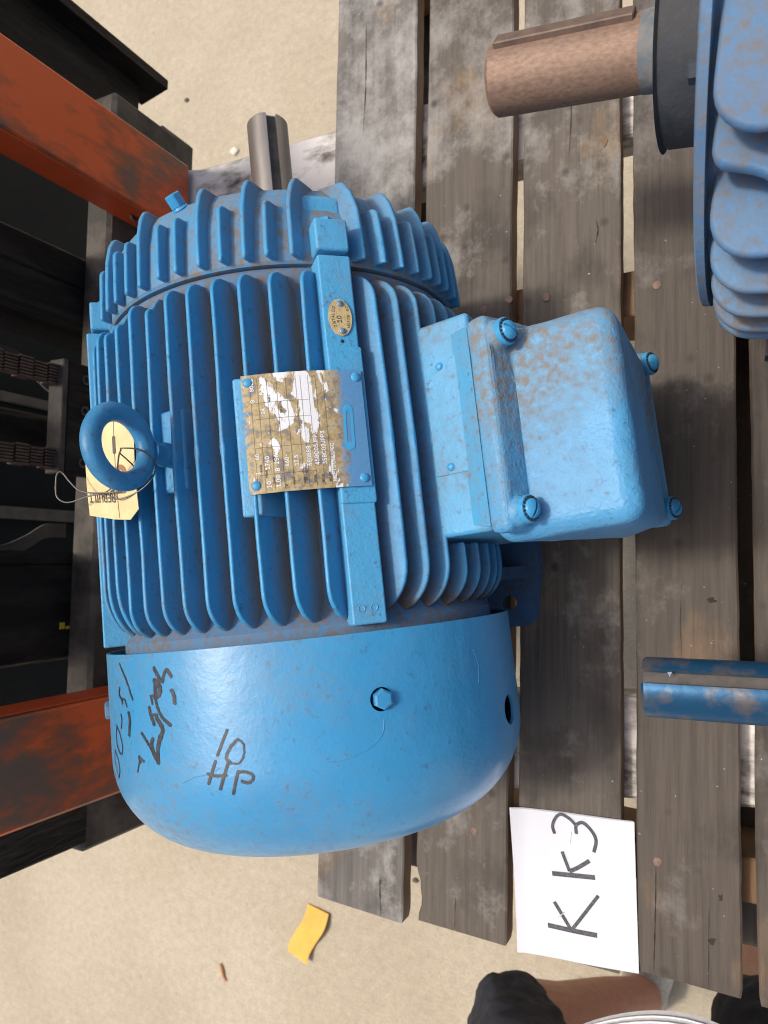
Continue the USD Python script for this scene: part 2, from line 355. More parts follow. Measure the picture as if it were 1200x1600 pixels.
# broom-finished concrete
mat('concrete', {'tc': ('texture_coordinate', {}), 'a': ('noise_texture', {'scale': 2.2, 'detail': 6.0, 'roughness': .6}), 'b': ('noise_texture', {'scale': 48.0, 'detail': 7.0, 'roughness': .7}),
    'f': ('noise_texture', {'scale': 190.0, 'detail': 4.0, 'roughness': .7}), 'r': ('rgb_ramp', {'ramp': [(.3, (.345, .297, .217)), (.5, (.385, .334, .248)), (.7, (.42, .367, .28))]}),
    'br': ('map_range', {'from_min': .28, 'from_max': .72, 'to_min': .86, 'to_max': 1.12}), 'fr': ('map_range', {'from_min': .28, 'from_max': .72, 'to_min': .80, 'to_max': 1.18}),
    'mm': ('math', {'math_type': 'multiply'}), 'cc': ('combine_color', {}), 'm': ('mix_color', {'blend_type': 'multiply', 'fac': 1.0, 'use_clamp': False}),
    'sp': ('noise_texture', {'scale': 26.0, 'detail': 3.0}), 'sr': ('map_range', {'from_min': .70, 'from_max': .78, 'to_max': .5, 'clamp': True}), 'st': ('mix_color', {'b': (.13, .10, .07)}),
    'bm': ('bump', {'strength': .5, 'distance': .003}), 'p': ('principled_bsdf', {'roughness': .9, 'specular_ior_level': .2})},
    [('tc.object', x + '.vector') for x in ('a', 'b', 'f', 'sp')] + [('a.fac', 'r.fac'), ('b.fac', 'br.value'), ('f.fac', 'fr.value'), ('br.result', 'mm.value1'), ('fr.result', 'mm.value2'),
     ('mm.value', 'cc.r'), ('mm.value', 'cc.g'), ('mm.value', 'cc.b'), ('r.color', 'm.a'), ('cc.color', 'm.b'), ('m.result', 'st.a'), ('sp.fac', 'sr.value'), ('sr.result', 'st.fac'),
     ('st.result', 'p.base_color'), ('f.fac', 'bm.height'), ('bm.normal', 'p.normal')])

# name plate: etched brass worn through grey and white patches, sprayed over with blue along its edges (y along, angle around)
def plate_mat():
    N = {'tc': ('texture_coordinate', {}), 'sx': ('separate_xyz', {}), 'zz': ('math', {'math_type': 'subtract', 'value2': AZ}), 'an': ('math', {'math_type': 'arctan2'}),
         'n': ('noise_texture', {'scale': 150.0, 'detail': 7.0, 'roughness': .68}), 'ms': ('mapping', {'scale': (1.0, .55, 1.0)}), 'n2': ('noise_texture', {'scale': 105.0, 'detail': 6.0, 'roughness': .55, 'distortion': .4}),
         'n3': ('noise_texture', {'scale': 700.0, 'detail': 2.0}),
         'brass': ('rgb_ramp', {'ramp': [(.30, (.16, .15, .15)), (.40, (.17, .155, .145)), (.48, (.31, .235, .115)), (.57, (.42, .33, .17)), (.65, (.26, .24, .215)), (.73, (.36, .15, .06))]}),
         'wm': ('map_range', {'from_min': .50, 'from_max': .525, 'clamp': True}),
         # where the white wear lies: angle 25..41 degrees, y .060 .. .104
         'a1': ('map_range', {'range_type': 'smoothstep', 'from_min': .40, 'from_max': .52}), 'a2': ('map_range', {'range_type': 'smoothstep', 'from_min': .74, 'from_max': .62}),
         'y1': ('map_range', {'range_type': 'smoothstep', 'from_min': .046, 'from_max': .068}), 'wa': ('math', {'math_type': 'multiply'}), 'wb': ('math', {'math_type': 'multiply'}), 'wz': ('math', {'math_type': 'multiply_add', 'value2': .16, 'value3': -.13}), 'wn': ('math', {'math_type': 'add'}),
         'white': ('mix_color', {'b': (.66, .67, .68)}),
         'ja': ('math', {'math_type': 'multiply_add', 'value2': .22, 'value3': -.11}), 'aa': ('math', {'math_type': 'add'}),
         'e1': ('map_range', {'from_min': .745, 'from_max': .775, 'clamp': True}), 'e2': ('map_range', {'from_min': .385, 'from_max': .37, 'clamp': True}), 'em': ('math', {'math_type': 'maximum'}),
         'blue': ('mix_color', {'b': (.085, .23, .42)}), 'bm': ('bump', {'strength': .25, 'distance': .0005}), 'p': ('principled_bsdf', {'roughness': .45, 'metallic': .12})}
    L = [('tc.object', 'sx.vector'), ('sx.z', 'zz.value1'), ('sx.x', 'an.value1'), ('zz.value', 'an.value2'), ('tc.object', 'n.vector'), ('tc.object', 'ms.vector'), ('ms.vector', 'n2.vector'), ('tc.object', 'n3.vector'),
         ('n.fac', 'brass.fac'), ('an.value', 'a1.value'), ('an.value', 'a2.value'), ('sx.y', 'y1.value'), ('a1.result', 'wa.value1'), ('a2.result', 'wa.value2'), ('wa.value', 'wb.value1'), ('y1.result', 'wb.value2'),
         ('wb.value', 'wz.value1'), ('wz.value', 'wn.value1'), ('n2.fac', 'wn.value2'), ('wn.value', 'wm.value'), ('wm.result', 'white.fac'), ('brass.color', 'white.a'),
         ('n.fac', 'ja.value1'), ('ja.value', 'aa.value1'), ('an.value', 'aa.value2'), ('aa.value', 'e1.value'), ('aa.value', 'e2.value'), ('e1.result', 'em.value1'), ('e2.result', 'em.value2'),
         ('em.value', 'blue.fac'), ('white.result', 'blue.a'), ('blue.result', 'p.base_color'), ('n3.fac', 'bm.height'), ('bm.normal', 'p.normal')]
    mat('name_plate', N, L)
plate_mat()

paint('shaft_worn', (.10, .10, .10), (.05, .14, .22), dust=.9, rough=.6, dust_col=(.24, .19, .15), dscale=40)

# ---------------------------------------------------------------- ground
g = 40.0
top('ground', T([(-g, -g, 0), (g, -g, 0), (g, g, 0), (-g, g, 0)], [(0, 1, 2), (0, 2, 3)]), 'concrete', kind='structure', smooth=False)

# ---------------------------------------------------------------- pallet
DECK = 0.92
pallet = thing('pallet', 'weathered brown wooden pallet with wide deck boards carrying the motors', 'pallet', (0.0, 0.17, 0.80))
PL = np.array([0, .17, .80])
def board(x0, x1, y0, y1, z0, z1, seed, rough=.00042, chip=None, skew=(0, 0)):
    r = np.random.default_rng(seed)
    ys = np.arange(y0, y1 + .004, .008); ys = np.linspace(y0, y1, len(ys)); n = len(ys)
    def wob(k):
        a = r.normal(0, 1, n)
        for _ in range(2): a = np.convolve(np.r_[a[:1], a, a[-1:]], [.25, .5, .25], 'valid')
        low = np.interp(np.arange(n), np.linspace(0, n - 1, 9), r.normal(0, 1, 9))
        return (a * rough * 1.0 + low * rough * 1.4)
    L, R = x0 + wob(0), x1 + wob(1)
    if chip:
        side, yc, ln, dp = chip
        w = np.clip(1 - np.abs(ys - yc) / ln, 0, 1) ** .6 * dp * (.7 + .5 * r.random(n))
        if side < 0: L = L + w
        else: R = R - w
    c = .0016; v = []
    for i in range(n):
        s = (i / (n - 1))
        ex = 0
        if i in (0, n - 1): ex = .0012
        zb = r.normal(0, .00015)
        l, q = L[i] + ex, R[i] - ex
        prof = [(l + c, z1 + zb - ex), (q - c, z1 + zb - ex), (q, z1 - c), (q, z0 + c), (q - c, z0), (l + c, z0), (l, z0 + c), (l, z1 - c)]
        for x, z in prof:
            t = (x - x0) / (x1 - x0)
            yy = ys[i] + (skew[0] * (1 - t) + skew[1] * t) * (1 if i == 0 else max(0, 1 - i / 4))
            v.append((x, yy, z))
    f = []
    for i in range(n - 1):
        for j in range(8):
            k = (j + 1) % 8
            f += [(i * 8 + j, i * 8 + k, (i + 1) * 8 + k), (i * 8 + j, (i + 1) * 8 + k, (i + 1) * 8 + j)]
    f += [(0, j + 1, j) for j in range(1, 7)] + [((n - 1) * 8, (n - 1) * 8 + j, (n - 1) * 8 + j + 1) for j in range(1, 7)]
    return fixn(T(np.array(v) - PL, f))

SLATS = [(-.4245, -.3205, 'board_pale', -.381, (.002, -.002), None), (-.3050, -.2085, 'board_brown', -.3745, (0, -.002), (-1, -.350, .028, .007)),
         (-.1975, -.1025, 'board_brown', -.3740, (0, 0), None), (-.0895, -.0045, 'board_dark', -.3660, (.000, -.001), None), (.0065, .100, 'board_dark', -.3690, (0, 0), None),
         (.112, .205, 'board_brown', -.371, (0, 0), None), (.216, .312, 'board_pale', -.368, (0, 0), None), (.323, .418, 'board_dark', -.372, (0, 0), None), (.430, .52, 'board_brown', -.37, (0, 0), None)]
for i, (a, b, mm, y0, sk, ch) in enumerate(SLATS):
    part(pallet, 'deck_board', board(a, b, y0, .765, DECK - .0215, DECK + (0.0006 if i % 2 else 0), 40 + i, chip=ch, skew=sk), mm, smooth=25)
ZS = DECK - .0218
for y0, y1, s_ in ((-.297, -.259, 61), (.236, .281, 62), (.69, .73, 63)):
    q = board(y0, y1, -.418, .515, ZS - .085, ZS, s_)
    v = q.vertices + PL; v = np.c_[v[:, 1], v[:, 0], v[:, 2]] - PL
    part(pallet, 'stringer', fixn(T(v, q.faces)), 'board_raw', smooth=25)
for a, b, s_ in ((-.418, -.335, 71), (-.055, .05, 72), (.40, .50, 73)):
    part(pallet, 'bottom_board', board(a, b, -.372, .76, ZS - .107, ZS - .0855, s_), 'board_dark', smooth=25)
def disc(c, r, h, n=14, dome=.3):
    prof = [(0, h), (r * .55, h * .96), (r * .9, h * .62), (r, .15 * h), (r, -.002)]
    q = revolve_y(prof, n); v = q.vertices
    return fixn(T(np.c_[v[:, 0], v[:, 2], v[:, 1]] + np.array(c), q.faces))
for x, y in ((-.238, .256), (-.2115, .262), (-.173, .259), (-.0695, .255), (-.153, -.266), (-.071, -.268), (-.243, -.274), (-.019, .263), (-.18, -.275), (.03, -.272), (.06, .258), (.15, .26), (-.36, .26)):
    part(pallet, 'nail', disc((x - PL[0], y - PL[1], DECK + .0002 - PL[2]), .0043, .0013), 'nail')

# cracks, a few knots and splintered dents in the boards
def on_deck(x, y): return np.array([x, y, DECK + .0009]) - PL
for pts, w in (([(-.0725, -.2640), (-.0728, -.290), (-.0735, -.322), (-.0745, -.352), (-.0748, -.3645)], .0011), ([(-.1245, .328), (-.1230, .318), (-.1258, .303)], .0007), ([(-.0300, -.300), (-.0308, -.3655)], .0006),
               ([(-.150, .50), (-.149, .44), (-.151, .40)], .0006), ([(-.262, -.373), (-.2615, -.34)], .0008), ([(-.345, -.38), (-.347, -.35), (-.346, -.338)], .0008), ([(-.385, .62), (-.384, .54), (-.386, .48)], .0007), ([(-.05, -.02), (-.051, -.06), (-.0495, -.10)], .0005)):
    ln = smooth_path(pts, 6); k = len(ln)
    wv = w * np.sin(np.linspace(.25, np.pi * .98, k)) * (1 + .5 * np.sin(np.arange(k) * 1.9)); wv = np.abs(wv) + 1e-5
    poly = Polygon(np.r_[np.c_[ln[:, 0] - wv / 2, ln[:, 1]], np.c_[ln[::-1, 0] + wv[::-1] / 2, ln[::-1, 1]]]).buffer(0)
    part(pallet, 'crack', sheet(poly, on_deck), 'crack', smooth=False)
for cx, cy_, a, b, s_ in ((-.1165, .405, .0022, .0055, 1), (-.0255, -.035, .0040, .0022, 2), (-.0275, -.325, .0024, .0034, 4), (-.0205, -.288, .0016, .0030, 5)):
    r = np.random.default_rng(s_); t = np.linspace(0, 2 * np.pi, 22, endpoint=False); rr = 1 + .45 * r.normal(0, 1, 22); rr = np.convolve(np.r_[rr[-1], rr, rr[0]], [.25, .5, .25], 'valid')
    part(pallet, 'knot', sheet(Polygon(np.c_[cx + a * rr * np.cos(t), cy_ + b * rr * np.sin(t)]).buffer(0), on_deck), 'crack' if s_ in (2, 4, 5) else 'board_raw', smooth=False)

# ---------------------------------------------------------------- the blue motor
MX, MY, MROT = -.34144, 0.0, 0.1374477
motor = thing('electric_motor', 'whole finned blue electric motor lying left on the pallet, marked 10 HP in black', 'electric motor', (MX, MY, DECK + .0008), MROT)
R, RC = .1667, .1415
UP = np.array([0, 0, AZ])
def A(v): return np.asarray(v, float) + UP
def cyl(y, phi, r): return np.array([r * math.sin(phi), y, AZ + r * math.cos(phi)])

# frame core with a band at each end
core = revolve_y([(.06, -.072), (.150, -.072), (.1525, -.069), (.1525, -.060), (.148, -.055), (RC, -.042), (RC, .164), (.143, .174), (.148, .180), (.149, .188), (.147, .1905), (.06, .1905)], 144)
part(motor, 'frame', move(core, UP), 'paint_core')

def fin_poly(zi, zo, y0=-.060, y1=.184, r0=.032, r1=.012, lo=None, slope=.004, notch=False):
    d = zo - zi; p = [(y0, zi)]
    t = np.linspace(np.pi, np.pi / 2, 9)
    p += [(y0 + .002 + r0 + r0 * math.cos(a), zo - min(d * .92, r0) + min(d * .92, r0) * math.sin(a)) for a in t]
    p += [(.062, zo)]
    t = np.linspace(np.pi / 2, 0, 7)
    if notch:
        p += [(y1 - .016 + .006 * math.cos(a), zo - .006 + .006 * math.sin(a) - slope * .5) for a in t] + [(y1 - .004, zo - .011), (y1, zo - .015)]
    else:
        p += [(y1 - r1 + r1 * math.cos(a), zo - r1 + r1 * math.sin(a) - slope * .5) for a in t]
    p += [(y1, zi)]
    return p

def fin(kind, k, poly, zi, zo, thick=.0016):
    span = max(zo - zi, .004)
    def hw(y, z): return thick + (.0016 * np.clip((zo - z) / span, 0, 1)) + .0007 * math.exp(-((y - .062) / .0045) ** 2)
    v, f = plate2d(poly, hw, edge=.0015, step=.0032)
    r = np.random.default_rng(int(1e5 + k * 7000 + (0 if kind == 'v' else 50)))
    nz = (meshkit.fbm(np.c_[v[:, 0] * 22, v[:, 1] * 22, np.full(len(v), k * 91.7)], 3, 5) - .5) * .0016
    v = v.copy(); v[:, 2] += nz
    if kind == 'v': q = np.c_[k + v[:, 2], v[:, 0], AZ + v[:, 1]]
    elif kind == 'r': q = np.c_[v[:, 1], v[:, 0], AZ + k + v[:, 2]]
    elif kind == 'l': q = np.c_[-v[:, 1], v[:, 0], AZ + k + v[:, 2]]
    else: q = np.c_[k + v[:, 2], v[:, 0], AZ - v[:, 1]]
    return fixn(T(q, f))

FX = [-.099, -.081, -.063, -.045, -.027, -.009, .009, .027, .0455, .0635, .0815, .0995]
for i, x in enumerate(FX):
    zo = math.sqrt(R * R - x * x); zi = math.sqrt(RC * RC - x * x) - .006
    if x > .075: zo = math.sqrt(.1655 ** 2 - x * x)
    part(motor, 'fin', fin('v', x, fin_poly(zi, zo, notch=i in (2, 3, 5), r0=.023 if x > -.05 else .040), zi, zo), 'paint_fin_clean')
for z in (.0925, .0765, .0590, .0405, .0220, .0035, -.015, -.0335, -.052, -.0705, -.089):
    zo = math.sqrt(R * R - z * z); zi = math.sqrt(RC * RC - z * z) - .006
    if z > .055 or z < -.104:
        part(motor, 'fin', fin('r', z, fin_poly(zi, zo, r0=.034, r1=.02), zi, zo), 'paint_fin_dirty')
    else:
        # interrupted by the neck of the conduit box
        p = Polygon(fin_poly(zi, zo, r0=.03, r1=.02))
        for lo, hi in ((-.2, -.012), (.149, .3)):
            q = p.intersection(Polygon([(lo, 0), (hi, 0), (hi, 1), (lo, 1)]))
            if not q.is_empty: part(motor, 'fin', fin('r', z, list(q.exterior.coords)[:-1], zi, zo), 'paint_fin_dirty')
for z in (.0925, .074, .0555, .037, .0185, 0, -.0185, -.037, -.0555, -.074):
    zo = math.sqrt(R * R - z * z); zi = math.sqrt(RC * RC - z * z) - .006
    part(motor, 'fin', fin('l', z, fin_poly(zi, zo), zi, zo), 'paint_fin_clean')

# corner bars (one at each 45 degrees), the nearest carries the badge
def corner_bar(phi, w=.0118, r=.1640):
    c, s = math.cos(phi), math.sin(phi)
    pts = round_hull([(a, y, h) for a in (-w + .0015, w - .0015) for y in (-.0605, .1905) for h in (.118, r - .0015)], .0015, 12)
    v = pts.vertices; x = v[:, 0] * c + v[:, 2] * s; z = -v[:, 0] * s + v[:, 2] * c
    return T(np.c_[x, v[:, 1], z + AZ], pts.faces)
PH = math.radians(46.0)
def bar_frame(u, y, h, phi=PH):
    """point u across the bar, y along it, h from the axis"""
    return np.array([u * math.cos(phi) + h * math.sin(phi), y, AZ - u * math.sin(phi) + h * math.cos(phi)])
for k, p_ in enumerate((46.0, -44.0, 136.0, -134.0)):
    part(motor, 'corner_bar', corner_bar(math.radians(p_), r=.1640 if p_ > 0 else .1680), 'paint_bar')
# low step on the bar under the name plate, two small drilled marks near the fan end
stp = round_hull([bar_frame(u, y, h) for u in (-.0105, .0113) for y in (.019, .124) for h in (.160, .1640)], .0016, 10)
part(motor, 'bar_pad', stp, 'paint_bar')
for u in (-.0052, .0035):
    q = revolve_y([(.0016, 0), (.0024, .0004), (.0026, 0)], 12); v = q.vertices
    part(motor, 'punch_ring', T(np.array([bar_frame(u + a[0], -.0515 + a[2], .1640 + a[1]) for a in v]), q.faces), 'paint_bar')
q = disc((0, 0, 0), .0013, .0002); part(motor, 'pin_hole', T(np.array([bar_frame(a[0], .1295 + a[1], .16415 + a[2]) for a in q.vertices]), q.faces), 'dark_steel')

# end bell
bell = revolve_y([(.05, .1925), (.149, .1925), (.1505, .1945), (.1505, .200), (.1485, .228), (.1445, .246), (.139, .2545), (.124, .2595), (.075, .260), (.045, .266), (.043, .272), (.0235, .273), (.0235, .262)], 144)
part(motor, 'end_bell', move(bell, UP), 'paint_bell')
def bell_fin(kind, k, long):
    ro = .1600; zi = math.sqrt(.138 ** 2 - k * k) if abs(k) < .13 else .05
    def rad(y): return np.interp(y, [.19, .205, .235, .250, .258], [.1592, .1590, .1572, .1535, .1490])
    y1 = .258 if long else .238
    zs = lambda y: math.sqrt(max(rad(y) ** 2 - k * k, .02 ** 2))
    p = [(.1945, zi - .012)] + [(y, zs(y)) for y in np.linspace(.1945, y1 - .009, 8)]
    t = np.linspace(np.pi / 2, 0, 6)
    zz = zs(y1 - .004); rr = .0055
    p += [(y1 - rr + rr * math.cos(a), zz - rr + rr * math.sin(a)) for a in t[1:]]
    p += [(y1, zi - .014)]
    hull = Polygon(p).convex_hull
    zo = zz
    v, f = plate2d(list(hull.exterior.coords)[:-1], lambda y, z: .0019 + .0011 * np.clip((zs(.2) - z) / .03, 0, 1), edge=.0018, step=.0026)
    v[:, 2] += (meshkit.fbm(np.c_[v[:, 0] * 30, v[:, 1] * 30, np.full(len(v), k * 77.1)], 3, 8) - .5) * .0014
    q = np.c_[k + v[:, 2], v[:, 0], AZ + v[:, 1]] if kind == 'v' else np.c_[v[:, 1], v[:, 0], AZ + k + v[:, 2]] if kind == 'r' else np.c_[-v[:, 1], v[:, 0], AZ + k + v[:, 2]]
    return fixn(T(q, f))
for x, lg in ((-.0845, 0), (-.0680, 1), (-.0525, 0), (-.0360, 0), (-.0200, 1), (-.0010, 0), (.0150, 0), (.0330, 1), (.0490, 0), (.0648, 1), (.0785, 0), (.0930, 1)):
    part(motor, 'end_bell_fin', bell_fin('v', x, lg), 'paint_bell_fin')
for z, lg in ((.0900, 1), (.0752, 0), (.0602, 1), (.0446, 0), (.0285, 1), (.0150, 0), (.0000, 1), (-.0180, 0), (-.036, 1)):
    part(motor, 'end_bell_fin', bell_fin('r', z, lg), 'paint_bell_fin')
for z, lg in ((.09, 1), (.074, 0), (.058, 1), (.042, 0), (.026, 1), (.01, 0), (-.006, 1), (-.022, 0)):
    part(motor, 'end_bell_fin', bell_fin('l', z, lg), 'paint_bell_fin')
# bolt lugs
for p_ in (46.0, -44.0, 136.0, -134.0):
    ph = math.radians(p_)
    lug = cat(round_hull([bar_frame(u, y, h, ph) for u in (-.0098, .0098) for y in (.1975, .2170) for h in (.130, .1625)], .0022, 12),
              round_hull([bar_frame(u, y, h, ph) for u in (-.0105, .0105) for y in (.197, .242) for h in (.120, .1410)], .006, 14))
    part(motor, 'bolt_lug', lug, 'paint_bar')
    q = revolve_y([(0, .2262), (.0062, .2262), (.0068, .2252), (.0068, .219), (0, .219)], 6)
    v = q.vertices; part(motor, 'lug_bolt', T(np.array([bar_frame(a[0], a[1] - .0025, .1525 + a[2], ph) for a in v]), q.faces), 'paint_screw', smooth=False)
# square-headed grease plug on the end bell rim
def along(mesh, o, d):
    d = np.array(d, float); d /= np.linalg.norm(d); u = np.cross(d, [0, 1, 0] if abs(d[1]) < .9 else [1, 0, 0]); u /= np.linalg.norm(u); w = np.cross(d, u)
    v = mesh.vertices; return fixn(T(np.array(o) + v[:, :1] * u + v[:, 1:2] * d + v[:, 2:] * w, mesh.faces))
PD = (-.12, .75, .65); PO = A((.0080, .2480, .1330))
thr = revolve_y([(0, -.004), (.0062, -.004)] + [(.0062 + (.0006 if i % 2 else 0), .0011 * i) for i in range(9)] + [(.0058, .0095), (0, .0095)], 24)
pl = part(motor, 'grease_plug', along(box((-.0046, .009, -.0046), (.0046, .0195, .0046), .001), PO, PD), 'paint_screw')
part(pl, 'thread', along(thr, PO, PD), 'paint_screw')
# shaft with its keyway
SR = .0190
sh = m3.Manifold.cylinder(.20, SR, SR, 64).to_mesh()
a = trimesh.creation.cylinder(radius=.019, height=.2)
prof = [(0, .21), (SR + .001, .21), (SR + .001, .285), (SR, .2855), (SR, .4050), (SR - .0018, .4072), (0, .4072)]
shaft = revolve_y(prof, 72)
KP = math.radians(47)
kb = m3.Manifold.cube([.0098, .125, .02], True).translate([0, .358, .0128 + .01]).rotate([0, math.degrees(KP), 0])
sm = m3.Manifold(m3.Mesh(shaft.vertices.astype(np.float32), shaft.faces.astype(np.uint32)))
sm = (sm - kb).to_mesh()
shaft = T(sm.vert_properties[:, :3], sm.tri_verts)
part(motor, 'shaft', move(shaft, UP), 'steel_shaft', smooth=30)
fl = box((-.0049, .296, .0118), (.0049, .4065, .0129), .0002)
v = fl.vertices; c_, s_ = math.cos(KP), math.sin(KP)
part(motor, 'keyway_floor', T(np.c_[v[:, 0] * c_ + v[:, 2] * s_, v[:, 1], -v[:, 0] * s_ + v[:, 2] * c_ + AZ], fl.faces), 'keyway_steel')

# fan cover: pressed shell with a bolt at each corner and one open hole on the right
def rcov(y):
    if y > -.145: return R
    q = min(1, (-.145 - y) / .07); return R - .07 + .07 * math.sqrt(max(0, 1 - q * q))
t = np.linspace(0, np.pi / 2, 18)
outer = [(R, -.0665), (R, -.10)] + [(R - .07 + .07 * math.cos(a), -.145 - .07 * math.sin(a)) for a in t] + [(.055, -.215)]
inner = [(.055, -.2128)] + [(R - .0722 + .07 * math.cos(a), -.1428 - .07 * math.sin(a)) for a in t[::-1]] + [(R - .0022, -.10), (R - .0022, -.0665)]
cv = revolve_y(outer + inner, 160, close=True)
cm = m3.Manifold(m3.Mesh(cv.vertices.astype(np.float32), cv.faces.astype(np.uint32)))
if cm.volume() < 0: cm = m3.Manifold(m3.Mesh(cv.vertices.astype(np.float32), cv.faces[:, ::-1].astype(np.uint32)))
def radial_cut(y, deg, r): return m3.Manifold.cylinder(.06, r, r, 40).translate([0, 0, .14]).rotate([0, deg, 0]).translate([0, y, 0])
BOLTS = (46.4, -43.6, 136.4, -133.6)
for b in BOLTS: cm = cm - radial_cut(-.1096, b, .0076)
cm = cm - radial_cut(-.1380, 90.0, .0108)
for k in range(10): cm = cm - m3.Manifold.cube([.008, .03, .10], True).translate([0, -.213, .105]).rotate([0, 36 * k, 0]) if False else cm
cq = cm.to_mesh()
part(motor, 'fan_cover', T(cq.vert_properties[:, :3] + UP, cq.tri_verts), 'paint_cover', smooth=25)
fan = revolve_y([(.02, -.09), (.13, -.085), (.135, -.150), (.02, -.160)], 48, close=True)
part(motor, 'fan', move(fan, UP), 'dark_steel')
part(motor, 'fan_guard', move(revolve_y([(0, -.2125), (.06, -.2125), (.06, -.2105), (0, -.2105)], 48), UP), 'dark_steel')
for b in BOLTS:
    q = revolve_y([(0, .0058), (.0052, .0058), (.0067, .0050), (.0067, -.004), (0, -.004)], 6); v = q.vertices
    a0 = math.radians(b)
    part(motor, 'cover_bolt', T(np.array([bar_frame(p[0] + .0007, -.1096 + p[2], R - .0025 + p[1], a0) for p in v]), q.faces), 'paint_cover', smooth=False)

# marker writing on the fan cover
INK = [(0.0012, [(-0.0724, -23.36), (-0.0844, -19.55), (-0.0974, -16.83)]), (0.0014, [(-0.0899, -24.2), (-0.0946, -24.68), (-0.0971, -23.33), (-0.1002, -22.66)]), (0.0011, [(-0.0971, -23.33), (-0.0978, -21.2), (-0.102, -20.17)]), (0.0022, [(-0.1051, -19.52), (-0.1113, -18.98), (-0.1223, -19.98)]), (0.001, [(-0.108, -24.27), (-0.1121, -23.91), (-0.118, -24.69)]), (0.0009, [(-0.1165, -28.26), (-0.1239, -29.26), (-0.1303, -28.94), (-0.1349, -26.99), (-0.1356, -25.35), (-0.1313, -24.47), (-0.1257, -25.04), (-0.1207, -26.36), (-0.1171, -28.31)]), (0.0008, [(-0.1347, -31.65), (-0.1409, -32.3), (-0.1482, -31.05), (-0.1537, -29.97), (-0.1481, -28.04), (-0.1413, -28.59), (-0.1347, -31.65)]), (0.0007, [(-0.152, -34.38), (-0.1618, -36.46)]), (0.0025, [(-0.0763, -7.31), (-0.0808, -6.29), (-0.0847, -5.41)]), (0.0021, [(-0.0864, -4.77), (-0.0816, -4.19), (-0.0779, -3.12), (-0.0804, -2.28), (-0.0832, -1.64)]), (0.0035, [(-0.0846, -7.3), (-0.0886, -5.83), (-0.0929, -5.97), (-0.0956, -7.53)]), (0.0027, [(-0.0857, -7.19), (-0.0923, -7.42)]), (0.0016, [(-0.095, -9.36), (-0.094, -7.48)]), (0.0016, [(-0.095, -9.04), (-0.0994, -8.74)]), (0.0021, [(-0.0962, -7.4), (-0.1016, -7.0), (-0.1082, -5.64), (-0.112, -3.83), (-0.1136, -2.96)]), (0.0026, [(-0.0902, -2.2), (-0.0949, -1.32), (-0.1005, -1.37)]), (0.0025, [(-0.1022, -9.94), (-0.1071, -9.48), (-0.1131, -8.45)]), (0.002, [(-0.1071, -9.48), (-0.1071, -7.34)]), (0.0029, [(-0.1082, -7.67), (-0.1125, -6.36), (-0.1168, -5.65), (-0.1245, -7.06)]), (0.0033, [(-0.1212, -6.65), (-0.1283, -7.78)]), (0.0028, [(-0.123, -9.43), (-0.1269, -9.89), (-0.1333, -8.87), (-0.1375, -7.81)]), (0.0028, [(-0.1283, -7.78), (-0.1369, -7.79)]), (0.0019, [(-0.119, -13.66), (-0.1243, -11.76), (-0.1286, -10.27), (-0.1349, -8.93)]), (0.0028, [(-0.1354, -15.27), (-0.1381, -15.0)]), (0.0012, [(-0.1381, -15.27), (-0.1456, -16.62)]), (0.0016, [(-0.1364, -14.74), (-0.1375, -13.5)]), (0.0017, [(-0.1181, 11.92), (-0.1327, 9.22)]), (0.0019, [(-0.1237, 14.39), (-0.1285, 12.5), (-0.1346, 11.3), (-0.1382, 12.43)]), (0.0011, [(-0.1382, 12.43), (-0.1384, 14.17), (-0.1341, 15.37), (-0.1273, 15.57), (-0.1237, 14.39)]), (0.0018, [(-0.1366, 8.64), (-0.1502, 6.55)]), (0.0018, [(-0.1375, 11.79), (-0.1544, 9.13)]), (0.0017, [(-0.1442, 6.54), (-0.1455, 8.61), (-0.1453, 10.89)]), (0.0017, [(-0.1434, 13.81), (-0.1565, 12.17)]), (0.0016, [(-0.144, 13.79), (-0.1437, 15.3), (-0.1456, 16.94), (-0.1485, 17.05), (-0.1506, 15.92), (-0.1492, 14.27)])]
marks = []; thin = []
for k, (w, pts) in enumerate(INK):
    mx = np.mean([p[1] for p in pts])
    w *= 1.45 if mx < -17 else 1.12
    ls = smooth_path([(R * math.radians(f), s) for s, f in pts], 6) if len(pts) > 2 else np.array([(R * math.radians(f), s) for s, f in pts])
    wob = .00018 * np.array([[math.sin(i * 1.7 + k), math.cos(i * 2.3 + k)] for i in range(len(ls))])
    g_ = LineString(ls + wob).buffer(w / 2, cap_style=1 if k % 3 else 2)
    (thin if k == len(INK) - 7 else marks).append(g_)
off = .00035
f_ = lambda u, s: cyl(s, u / R, rcov(s) + off)
for g_ in getattr(unary_union(marks), 'geoms', []): part(motor, 'marker_stroke', sheet(g_, f_, .004), 'ink', smooth=False)
part(motor, 'marker_stroke', sheet(unary_union(thin), lambda u, s: cyl(s, u / R, rcov(s) + .0002), .004), 'ink_thin', smooth=False, label='thin worn curve of the zero in the marker writing')

# ridges left by runs in the paint
for pts in ([(-.1225, 46.5), (-.1290, 46.1), (-.1345, 44.6), (-.1395, 41.5), (-.1430, 37.0), (-.1432, 33.5)], [(-.1500, -.5), (-.1462, 3.0), (-.1448, 6.0), (-.1410, 9.5)], [(-.088, 74.0), (-.100, 75.5), (-.112, 74.8)]):
    q = np.array([cyl(s_, math.radians(f__), rcov(s_) + .0000) for s_, f__ in smooth_path(pts, 5)])
    part(motor, 'paint_run', tube(q, .00028, 6), 'paint_cover', smooth=60)

